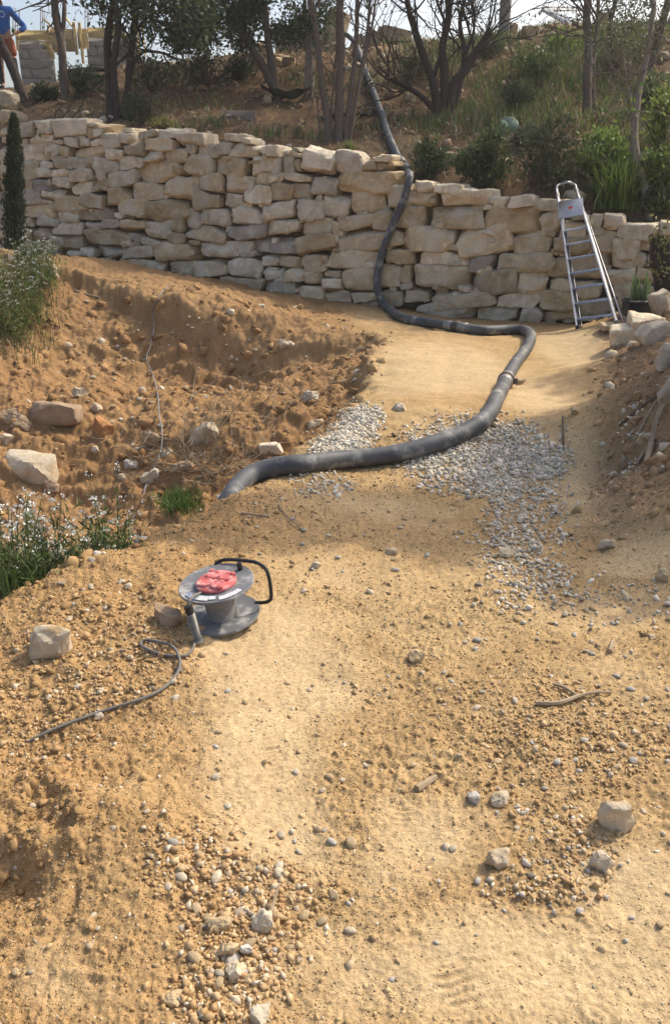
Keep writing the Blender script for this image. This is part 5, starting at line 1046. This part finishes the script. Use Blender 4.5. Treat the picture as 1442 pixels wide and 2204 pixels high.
for i, (px, py, w_, h_, lab) in enumerate([(605, 126, 40, 16, 'rounded boulder under the upright slab on the ridge'), (598, 132, 22, 18, 'small boulder left below the upright slab'), (622, 132, 26, 18, 'bright small boulder below the leaf clump'), (560, 112, 34, 36, 'grey boulder at the left end of the ridge rubble'), (1100, 60, 30, 22, 'tan boulder by the grey pole on the ridge'), (1140, 68, 40, 22, 'brown boulder under the white metal frame'), (1300, 40, 26, 24, 'pale boulder on the ridge at the right')]):
    rock(px, py, w_, h_, 'c' if i % 2 else 'n', lab, 920 + i, 'boulder', 'boulder', fn=hhit, block=True)
for i, (px, py, w_, h_, tn, lab) in enumerate([(20, 212, 46, 36, 'w', 'pale boulder under the feet of the standing person'), (14, 250, 34, 26, 't', 'tan boulder on the wall top at far left'), (1078, 345, 52, 26, 't', 'brown boulder between the dark and the grey-green bush'), (968, 345, 34, 34, 't', 'tan boulder between the two dark bushes'), (832, 343, 22, 14, 'w', 'pale stone beside the hose above the wall'), (820, 350, 22, 14, 't', 'flat stone on the wall top left of the hose'), (1290, 478, 14, 10, 'w', 'small white stone on the wall top right of the ladder'), (1395, 492, 40, 16, 't', 'long flat stone at the foot of the crooked trunk'), (1065, 292, 30, 12, 'w', 'white stone left of the green lid')]):
    rock(px, py, w_, h_, tn, lab, 940 + i, 'boulder', 'boulder', fn=hhit, block=True)
# grey pole and white metal frame on the ridge
M_pole = mat('pole_grey', (.30, .29, .28), (.22, .215, .205), 12, .2, 50, .85)
pb = at(1083, 80, 17.3); tag(MB().tube(np.array([[0, 0, -.3], [0, 0, 1.5], [.02, 0, 3.2]]), [.125, .12, .115], 16).build('pole', M_pole, None, True, pb.tolist()), 'thick straight grey pole standing on the ridge', 'pole')
M_wht = mat('white_painted_metal', (.82, .83, .84), (.72, .73, .75), 10, .1, 40, .5)
wf0 = at(1168, 20, 17.2); wf = thing('metal_frame', 'white folded metal frame lying on the ridge at the right', 'metal frame', wf0.tolist())
for nm, a, b_, sz_ in [('frame_bar', (1166, 16), (1262, 72), (.13, .06)), ('frame_bar', (1166, 18), (1262, 16), (.08, .06)), ('frame_bar', (1160, 30), (1170, 14), (.07, .05)), ('frame_bar', (1190, 22), (1256, 22), (.03, .10))]:
    q = np.array([at(*a, 17.2), at(*b_, 17.35)]) - wf0; d = Vector(q[1] - q[0]); MB().box(q.mean(0), (d.length, sz_[1], sz_[0]), np.array(d.to_track_quat('X', 'Z').to_matrix()), .008).build(nm, M_wht, wf)
# ------------------------------------------------------------------ things on the slope
M_tarp = mat('tarpaulin_green', (.035, .045, .03), (.055, .065, .045), 9, .3, 30, .6)
A_, B_ = at(562, 184, 15.0), at(668, 188, 15.0); nU, nV = 24, 10; V = []
for i in range(nU):
    f = i / (nU - 1); c = A_ + (B_ - A_) * f
    for j in range(nV):
        q = j / (nV - 1); V.append(c + [0, .12 - .30 * q, -.10 * math.sin(math.pi * f) * 2 * (1 - (2 * q - 1) ** 2 * .6) - .05 * math.sin(f * 17 + q * 5) * .4])
V = np.array(V); V = np.concatenate([V, V + [0, .01, -.02]]); m = nU * nV
Q = [[i * nV + j, i * nV + j + 1, (i + 1) * nV + j + 1, (i + 1) * nV + j] for i in range(nU - 1) for j in range(nV - 1)]; Q += [[a + m for a in q[::-1]] for q in Q]
tag(MB().add(V - A_, Q).build('tarpaulin', M_tarp, None, True, A_.tolist()), 'dark green sagging tarpaulin slung between two trunks', 'tarpaulin')
M_old = mat('weathered_timber', (.27, .23, .18), (.18, .15, .115), 10, .4, 40, .9, stretch=(.6, 4, 4), bd=.006, orand=.12)
def beam(a, b_, t, w_, h_, label, name='timber', parent=None, o0=None, mt=None):
    q = np.array([at(*a, t), at(*b_, t)]); d = Vector(q[1] - q[0]); o = MB().box((0, 0, 0) if parent is None else q.mean(0) - o0, (d.length, w_, h_), np.array(d.to_track_quat('X', 'Z').to_matrix()), .008).build(name, mt or M_old, parent)
    if parent is None: o.location = q.mean(0).tolist(); tag(o, label, name)
    return o
hb = hhit(512, 258); tb = (hb - CAM) @ np.array([0, CP, -SP]); beam((476, 250), (551, 252), tb, .06, .18, 'grey weathered timber beam lying behind the wall top')
hb = hhit(755, 250); tb = (hb - CAM) @ np.array([0, CP, -SP]); p0 = at(755, 240, tb); pal_ = thing('pallet', 'old wooden pallet half hidden behind the stem clump', 'pallet', p0.tolist())
for y in (232, 243): beam((692, y), (820, y + 2), tb, .09, .022, '', 'slat', pal_, p0)
for i in range(7): beam((700 + i * 18, 245), (710 + i * 18, 245), tb + .05, .6, .07, '', 'slat', pal_, p0)
beam((692, 251), (820, 253), tb - .02, .09, .022, '', 'slat', pal_, p0)
hb = hhit(180, 172); tb = (hb - CAM) @ np.array([0, CP, -SP])
for i, (a, b_, r_) in enumerate([((140, 156), (228, 150), .055), ((146, 166), (226, 164), .06)]):
    q = spline([at(*a, tb), at((a[0] + b_[0]) / 2, (a[1] + b_[1]) / 2 - 3, tb), at(*b_, tb)], 10); tag(MB().tube(q - q[0], np.linspace(r_, r_ * .7, 10), 9).build('fallen_log', M_barkd, None, True, q[0].tolist()), ['upper dark log propped between the two forked trees', 'lower dark log propped between the two forked trees'][i], 'log')
M_lid = mat('lid_green', (.09, .15, .11), (.07, .12, .09), 10, .1, 40, .6); M_lid2 = mat('lid_pale_green', (.20, .27, .21), (.15, .21, .16), 10, .1, 40, .9, spec=.1)
lp = hhit(1091, 276); lid = thing('round_lid', 'round green plastic lid with two pale halves lying on the slope', 'lid', (lp + [0, -.05, .03]).tolist()); lid.rotation_euler = (R(52), 0, R(-10))
MB().lathe([(.001, .02), (.13, .02), (.155, .012), (.16, 0), (.16, -.02), (.001, -.02)], 32).build('rim', M_lid, lid, True)
for s_, a in ((-1, 25), (1, -25)):
    V = [[math.cos(t) * .055, math.sin(t) * .10, .026] for t in np.linspace(0, 6.283, 20, endpoint=False)] + [[0, 0, .030]]; V = np.array(V) @ np.array(Matrix.Rotation(R(a), 3, 'Z')).T + [s_ * .058, -.01, 0]
    V = np.concatenate([V, V[:20] * [1, 1, 0] + [0, 0, .018]]); MB().add(V, [[i, (i + 1) % 20, 21 + (i + 1) % 20, 21 + i][::-1] for i in range(20)], [[20, i, (i + 1) % 20] for i in range(20)]).build('half_panel', M_lid2, lid)
# potted iris by the wall, stump at the right edge
pt = ghit(1378, 690) + np.array([0, .15, .10]); pot = thing('plant_pot', 'black square pot of green sword-shaped leaves at the wall foot', 'potted plant', pt.tolist())
q = MB(); q.box((0, 0, 0), (.25, .25, .15), None, .01); q.box((0, 0, .085), (.28, .28, .025), None, .006); q.build('pot', M_blk, pot)
g = np.random.default_rng(3); n = 46; bs = np.stack([g.uniform(-.11, .13, n), g.uniform(-.08, .08, n), np.full(n, .09)], 1); link('leaves', blades('leaves', bs, .27, .026, g, pick(g, [(.13, .19, .09), (.16, .22, .10), (.10, .16, .07)], n), .22, 4), M_grass, pot)
MB().tube(np.array([[0, 0, -.45], [0, 0, -.07]]), [.13, .12], 10).build('support_stone', M_st['d'], pot, True)
sp_ = at(1448, 560, 9.0); stp = thing('tree_stump', 'dark rough broken trunk at the right edge in front of the wall', 'tree stump', sp_.tolist())
g = np.random.default_rng(8); P = spline([at(1470, 800, 9.1), at(1456, 700, 9.05), at(1440, 620, 9.0), at(1426, 560, 8.95), at(1424, 515, 8.95)], 26); mb = MB(); mb.tube(P - sp_, np.linspace(.17, .125, 26) * (1 + g.normal(0, .05, 26)), 20)
V = mb.v[0]; V += .025 * np.stack([vnoise3(V * 8, k) for k in range(3)], 1); mb.build('trunk', M_barkd, stp, True)
MB().tube(np.array([at(1430, 560, 8.95), at(1408, 530, 8.9), at(1400, 505, 8.9)]) - sp_, [.07, .05, .03], 9).build('branch_stub', M_barkd, stp, True)
C = np.array([at(px, py, 8.8) for px, py in zip(g.normal(1425, 14, 90), g.normal(520, 28, 90))] + [at(px, py, 8.78) for px, py in zip(g.normal(1425, 9, 30), g.normal(585, 10, 30))]); link('leaves', leafmesh('leaves', C - sp_, .06, g, pick(g, [(.20, .21, .07), (.26, .26, .10), (.14, .16, .06)], len(C))), M_leaf, stp)
# ------------------------------------------------------------------ sticks, roots and brushwood
M_stick = mat('dry_stick', (.38, .30, .20), (.27, .20, .13), 15, .4, 60, .9, bd=.003, orand=.12)
M_stickd = mat('dark_stick', (.16, .12, .085), (.11, .08, .055), 15, .4, 60, .9, bd=.003)
def stick(label, lines, mt=None, name='stick', lift=.008):
    P0 = ghit(*lines[0][0][0], lift); root = None; mb = MB()
    for pts, r0, r1 in lines:
        W = np.array([ghit(px, py, lift) for px, py in pts]); W[1:-1, 2] += .004; q = spline(W, len(pts) * 5); mb.tube(q - P0, np.linspace(r0, r1, len(q)), 6)
    return tag(mb.build(name, mt or M_stick, None, True, P0.tolist()), label, 'stick')
stick('forked dry stick lying on the gritty ground at the right', [([(1152, 1513), (1200, 1515), (1245, 1500), (1280, 1492), (1315, 1490)], .009, .004), ([(1245, 1500), (1215, 1482), (1190, 1472)], .006, .005)])
stick('thin dark upright stake mark along the shaded track', [([(1212, 965), (1211, 930), (1211, 896)], .008, .006)], M_stickd)
stick('long pale bent branch on the right bank', [([(1390, 998), (1402, 950), (1415, 900), (1428, 870), (1442, 852)], .016, .02)])
stick('dark branch above the long pale branch on the right bank', [([(1332, 915), (1370, 885), (1400, 862), (1442, 840)], .007, .012)], M_stickd); stick('grey crossing branch on the right bank', [([(1375, 930), (1392, 898), (1415, 862), (1442, 845)], .009, .012)])
stick('short branch at the foot of the right bank', [([(1368, 1000), (1385, 975), (1398, 955)], .010, .012)])
stick('thin twig standing across the large flat cream stone', [([(575, 1985), (588, 1950), (600, 1905)], .004, .003)], None, 'twig', .03)
stick('wood splinter lying on the path at lower centre', [([(896, 1698), (938, 1672)], .012, .008)], None, 'wood_splinter'); stick('short wood chip below the pebble scatter at the right', [([(1312, 1402), (1318, 1382)], .010, .010)], None, 'wood_splinter')
stick('pale twig lying across the top of the dug bank', [([(160, 625), (190, 635), (215, 640)], .015, .010)]); stick('curved root down the bank face', [([(405, 870), (420, 848), (450, 830), (475, 812)], .010, .005)], M_stickd)
stick('long pale twig by the hose end', [([(420, 1030), (460, 1020), (500, 1003)], .008, .006)]); stick('pale twig across the shaded path', [([(520, 1104), (580, 1112)], .006, .005)])
stick('thin twig on the shaded path below the hose', [([(600, 1085), (612, 1105), (650, 1140)], .004, .003)])
g = np.random.default_rng(12); mb = MB(); tips = []
for k in range(130):
    px, py = (g.normal(455, 45), g.normal(985, 35)) if k < 80 else ((g.normal(340, 40), g.normal(990, 25)) if k < 105 else (g.normal(560, 60), g.normal(880, 40)))
    if pitside(np.array([onz(px, py, 0)[0]]), np.array([onz(px, py, 0)[1]]))[0] < -.15: continue
    p = ghit(px, py, .02); twig(mb, p, np.array([g.normal(), g.normal() * .6, .25]), g.uniform(.15, .5), .005, g, np.zeros(3), 1, tips, .5)
o = mb.build('brushwood', M_stick, None, True); tag(o, 'tangle of dry twigs and brushwood in the pit by the hose end', None, kind='stuff')
# ------------------------------------------------------------------ white-flowered weeds and grass on the left
M_white = mat('petal_white', (.80, .80, .76), (.70, .71, .66), 30, 0, rough=.6, trans=.2); M_gr2 = mat('weed_green', (1, 1, 1), (.8, .8, .75), 30, 0, rough=.6, attr=True, spec=.3, trans=.3)
def weed_proto(seed, H_, heads, pal):
    g = np.random.default_rng(seed); mb = MB(); heads_ = []; lf = []
    for k in range(heads):
        a = g.uniform(0, 6.28); sp2 = g.uniform(.05, .28) * H_; tip = np.array([math.cos(a) * sp2, math.sin(a) * sp2, H_ * g.uniform(.65, 1.05)]); P = spline([[0, 0, 0], tip * [.35, .35, .5], tip], 7)
        mb.tube(P, np.linspace(.0035, .0016, 7), 4, False); heads_.append(tip)
        for j in range(9): lf.append(P[g.integers(1, 6)] + g.normal(0, .012, 3))
        for j in range(1): b_ = P[4] + g.normal(0, .05, 3) * [1, 1, .5] + [0, 0, .05]; mb.tube(np.array([P[4], b_]), [.0015, .001], 3, False); heads_.append(b_ + [0, 0, .02])
    C = []
    for h in heads_:
        n = g.integers(6, 15); r_ = g.uniform(.007, .017); q = g.normal(0, 1, (n, 3)) * [r_, r_, r_ * .45] + h; C.append(q)
    C = np.concatenate(C); nn = len(C); fl_ = leafmesh('flowers', C, .010, g, np.ones((nn, 3)), up=np.array([0, 0, .6]), aspect=.9)
    L_ = np.array(lf); L2 = g.normal(0, 1, (240, 3)) * [.08, .08, .10] + [0, 0, H_ * .3]; L2[:, 2] = np.abs(L2[:, 2]); L_ = np.concatenate([L_, L2])
    le = leafmesh('leaves', L_, .05, g, pick(g, pal, len(L_)), up=np.array([0, 0, .5]), aspect=.16)
    st_ = mb.mesh('stems'); ca = st_.color_attributes.new('Col', 'FLOAT_COLOR', 'POINT'); ca.data.foreach_set('color', np.tile([.16, .20, .08, 1.], len(st_.vertices)))
    for m_, mm in ((fl_, M_white), (le, M_gr2), (st_, M_gr2)): m_.materials.append(mm)
    return st_, le, fl_
WP = [weed_proto(s_, h_, n_, MIDG + DARKG[:2]) for s_, h_, n_ in ((1, .55, 3), (2, .48, 3), (3, .62, 2), (4, .42, 3), (5, .5, 2))]
WP2 = [weed_proto(s_, h_, n_, LITEG[:2] + DRY[:2] + MIDG) for s_, h_, n_ in ((11, .60, 4), (12, .52, 4), (13, .68, 3))]
g = np.random.default_rng(21)
def plantweed(x, y, protos, label, group, sc_=1., zf=GZ):
    k = int(g.integers(len(protos))); r_ = thing('flowering_weed', label, 'wildflower', (x, y, float(zf(x, y)) - .01), group); r_.rotation_euler = (g.normal(0, .12), g.normal(0, .12), g.uniform(0, 6.28)); s_ = sc_ * g.uniform(.8, 1.2); r_.scale = (s_,) * 3
    for nm, me in zip(('stems', 'leaves', 'flowers'), protos[k]): link(nm, me, None, r_)['kind'] = 'stuff'
n = 0
while n < 80:
    x, y = g.uniform(-2.6, -1.0), g.uniform(3.0, 4.9); d = pitside(np.array([x]), np.array([y]))[0]
    if d < .10 or d > .85: continue
    px = 721 + F * x / (y * CP - (float(GZ(x, y)) - CZ) * SP)
    if px > 285 - (d - .1) * 60: continue
    plantweed(x, y, WP, sc_=1.15, label= 'white-flowered weed in the clump below the left edge of the path' if px > 130 else 'white-flowered weed in the clump at the left picture edge', group='white-flowered weeds by the path' if px > 130 else 'white-flowered weeds at the picture edge'); n += 1
for k in range(50):
    px, py = g.uniform(-60, 118), g.uniform(590, 745)
    if px > 60 + (700 - py) * .5 + 30: continue
    p = ghit(px, py); plantweed(p[0], p[1], WP2, 'yellowish white-flowered weed on the bank at upper left', 'weeds on the upper left bank', 1.0)
C = []; 
for k in range(420):
    px, py = g.normal(385, 24), g.normal(1086, 12); p = ghit(px, py); C.append(p)
C = np.array(C); o = link('grass_patch', blades('grass_patch', C, .10, .009, g, pick(g, [(.12, .22, .05), (.17, .27, .07), (.10, .18, .04)], len(C)), .6), M_grass); tag(o, 'bright green grass on the lip of the pit above the cable', None, kind='stuff')
C = []
for k in range(2600):
    x, y = g.uniform(-2.8, -1.0), g.uniform(2.8, 5.0); d = pitside(np.array([x]), np.array([y]))[0]
    if .04 < d < .95: C.append([x, y, float(GZ(x, y))])
for k in range(700): p = ghit(g.normal(30, 50), g.normal(690, 45)); C.append(p)
C = np.array(C); o = link('weed_undergrowth', blades('weed_undergrowth', C, .24, .011, g, pick(g, MIDG + OLIVE + DRY[:1], len(C)), .6), M_grass); tag(o, 'green and dry grass growing between the white-flowered weeds', None, kind='stuff')

# ------------------------------------------------------------------ person on the terrace
def skin(name, J, E, mat_, parent, sub=2, o0=np.zeros(3), root=0):
    """J: (x, y, z, rx, ry); E: edges"""
    me = bpy.data.meshes.new(name); me.from_pydata([np.array(j[:3]) - o0 for j in J], E, []); o = bpy.data.objects.new(name, me); COL.objects.link(o)
    o.modifiers.new('skin', 'SKIN'); sl = me.skin_vertices[0].data if me.skin_vertices else None
    if sl is None:
        bpy.context.view_layer.objects.active = o; bpy.ops.mesh.customdata_skin_add(); sl = me.skin_vertices[0].data
    for i, j in enumerate(J): sl[i].radius = (j[3], j[4]); sl[i].use_root = (i == root)
    o.modifiers['skin'].use_smooth_shade = True; sb = o.modifiers.new('sub', 'SUBSURF'); sb.levels = sb.render_levels = sub
    dg = bpy.context.evaluated_depsgraph_get(); m2 = bpy.data.meshes.new_from_object(o.evaluated_get(dg)); bpy.data.objects.remove(o)
    m2.materials.clear(); m2.materials.append(mat_); m2.name = name; m2.polygons.foreach_set('use_smooth', np.ones(len(m2.polygons), bool)); return link(name, m2, None, parent)
M_skin = mat('skin', (.52, .32, .22), (.46, .27, .18), 20, .1, 60, .6); M_shirt = mat('sweatshirt_blue', (.05, .17, .52), (.035, .13, .42), 10, .3, 25, .85, bd=.01); M_short = mat('work_shorts_rust', (.36, .12, .055), (.27, .085, .04), 10, .3, 25, .9, bd=.01)
M_trou = mat('trousers_dark', (.055, .055, .07), (.035, .035, .045), 10, .3, 25, .9, bd=.01); M_hair = mat('cap_dark', (.05, .04, .045), (.03, .025, .03), 20, .3, 60, .9); M_beard = mat('beard_dark', (.05, .032, .025), (.03, .02, .016), 30, .5, 90, .95)
pp = at(24, 194, 16.3); per = thing('person', 'person in blue sweatshirt, rust shorts and dark leggings, hand on hip, beside the block wall', 'person', pp.tolist()); per.rotation_euler = (0, 0, R(12))
J = [(0, 0, .96, .13, .10), (0, .0, 1.16, .125, .095), (0, 0, 1.36, .14, .10), (0, .0, 1.47, .065, .06), (0, -.01, 1.55, .055, .058), (0, -.015, 1.63, .075, .09), (0, -.01, 1.73, .072, .088),      # trunk 0-6
     (.17, 0, 1.41, .062, .06), (.33, .05, 1.21, .045, .045), (.43, .06, 1.13, .042, .042), (.30, -.04, 1.03, .036, .034), (.22, -.09, .99, .030, .024), (.18, -.10, .95, .028, .016),            # left arm 7-12, hand on hip
     (-.18, 0, 1.41, .062, .06), (-.24, -.01, 1.15, .045, .045), (-.26, -.06, .92, .035, .034), (-.26, -.08, .83, .030, .02),                                                            # right arm 13-16
     (.10, 0, .88, .085, .085), (.13, -.02, .50, .062, .065), (.15, .02, .10, .042, .045), (.16, -.10, .03, .040, .028), (-.10, 0, .88, .085, .085), (-.12, -.02, .50, .062, .065), (-.13, .02, .10, .042, .045), (-.14, -.10, .03, .040, .028)]
E = [(0, 1), (1, 2), (2, 3), (3, 4), (4, 5), (5, 6), (2, 7), (7, 8), (8, 9), (9, 10), (10, 11), (11, 12), (2, 13), (13, 14), (14, 15), (15, 16), (0, 17), (17, 18), (18, 19), (19, 20), (0, 21), (21, 22), (22, 23), (23, 24)]
# fingers of both hands
nJ = len(J)
for (bx_, by_, bz_, sx) in ((.18, -.10, .95, -1), (-.26, -.08, .83, 0)):
    hb_ = 12 if sx else 16
    for f in range(4):
        oy = (f - 1.5) * .017; a = (bx_ + (-.035 if sx else .0), by_ + (oy if not sx else -.005), bz_ - (.02 if not sx else 0) + (oy if sx else 0)); b2_ = (a[0] + (-.035 if sx else .01), a[1] - (.01 if sx else 0), a[2] - (.045 if not sx else .012))
        J += [(*a, .0095, .0095), (*b2_, .008, .008)]; E += [(hb_, nJ), (nJ, nJ + 1)]; nJ += 2
    J += [(bx_ + .03 * (1 if not sx else .3), by_ - .035, bz_ + .01, .010, .010)]; E += [(hb_ - 1, nJ)]; nJ += 1
skin('body', J, E, M_skin, per)
bodyface = MB(); 
skin('sweatshirt', [(0, 0, .90, .165, .13), (0, 0, 1.16, .16, .12), (0, 0, 1.36, .175, .125), (0, 0, 1.455, .085, .075), (.18, 0, 1.41, .082, .078), (.34, .05, 1.21, .068, .066), (.435, .06, 1.13, .062, .062), (.31, -.035, 1.04, .050, .048), (-.19, 0, 1.41, .082, .078), (-.25, -.01, 1.15, .066, .064), (-.265, -.06, .94, .050, .048)],
     [(0, 1), (1, 2), (2, 3), (2, 4), (4, 5), (5, 6), (6, 7), (2, 8), (8, 9), (9, 10)], M_shirt, per)
skin('shorts', [(0, 0, 1.0, .15, .12), (.10, -.005, .84, .115, .11), (.135, -.02, .58, .105, .10), (-.10, -.005, .84, .115, .11), (-.125, -.02, .58, .105, .10)], [(0, 1), (1, 2), (0, 3), (3, 4)], M_short, per)
for sg in (1, -1): skin('legging', [(sg * .128, -.02, .62, .078, .08), (sg * .14, .0, .35, .068, .07), (sg * .15, .02, .08, .055, .058)], [(0, 1), (1, 2)], M_trou, per)
for sg in (1, -1): skin('shoe', [(sg * .15, .05, .045, .05, .045), (sg * .155, -.05, .04, .052, .04), (sg * .16, -.15, .03, .045, .03)], [(0, 1), (1, 2)], M_hair, per)
q = MB().lathe([(.001, .115), (.05, .105), (.085, .07), (.098, .02), (.098, 0)], 20, Matrix.Translation((0, -.005, 1.685))); q.box((0, -.115, 1.69), (.13, .09, .012), None, .005); q.build('cap', M_hair, per, True)
V, Fc = rockshape(4, (.06, .055, .06), 3, 2.2, 0, .08); link('beard', npmesh('beard', V, [Fc], None, True), M_beard, per, (0, -.075, 1.565))
for sg in (1, -1): V, Fc = ico(2); link('eye', npmesh('eye', V * .011, [Fc], None, True), M_hair, per, (sg * .032, -.098, 1.645)); V, Fc = ico(2); link('ear', npmesh('ear', V * [.012, .022, .032], [Fc], None, True), M_skin, per, (sg * .078, 0, 1.64))
V, Fc = ico(2); link('nose', npmesh('nose', V * [.014, .024, .024], [Fc], None, True), M_skin, per, (0, -.105, 1.625))
M_emb = mat('emblem_white', (.72, .74, .78), (.5, .58, .72), 40, 0, rough=.8); V = []
for a in np.linspace(-2.2, 2.6, 26): V += [[.055 * math.cos(a), 0, .055 * math.sin(a)], [.040 * math.cos(a), 0, .040 * math.sin(a)]]
MB().add(np.array(V) + [.045, -.136, 1.31], [[2 * i, 2 * i + 2, 2 * i + 3, 2 * i + 1] for i in range(25)]).build('chest_emblem', M_emb, per)
V, Fc = rockshape(6, (.035, .035, .05), 2, 2.4, 4, .05); link('green_pouch', npmesh('green_pouch', V, [Fc], None, True), mat('pouch_green', (.25, .5, .08), (.2, .42, .07), 10, 0), per, (.19, .06, 1.06))

# ------------------------------------------------------------------ thin backlit haze added to lift the shadows, standing in for lens glare
hm = bpy.data.materials.new('glare_veil'); hm.use_nodes = True; t = hm.node_tree; t.nodes.remove(t.nodes['Principled BSDF'])
pv = t.nodes.new('ShaderNodeVolumePrincipled'); pv.inputs['Color'].default_value = (.96, .95, .92, 1); pv.inputs['Density'].default_value = .0015; pv.inputs['Anisotropy'].default_value = .4
t.links.new(pv.outputs[0], t.nodes['Material Output'].inputs['Volume'])
tag(MB().box((0, 60, 4.2), (340, 420, 13.4)).build('veil', hm), 'thin pale haze added over the whole place, standing in for lens glare', None, kind='stuff')
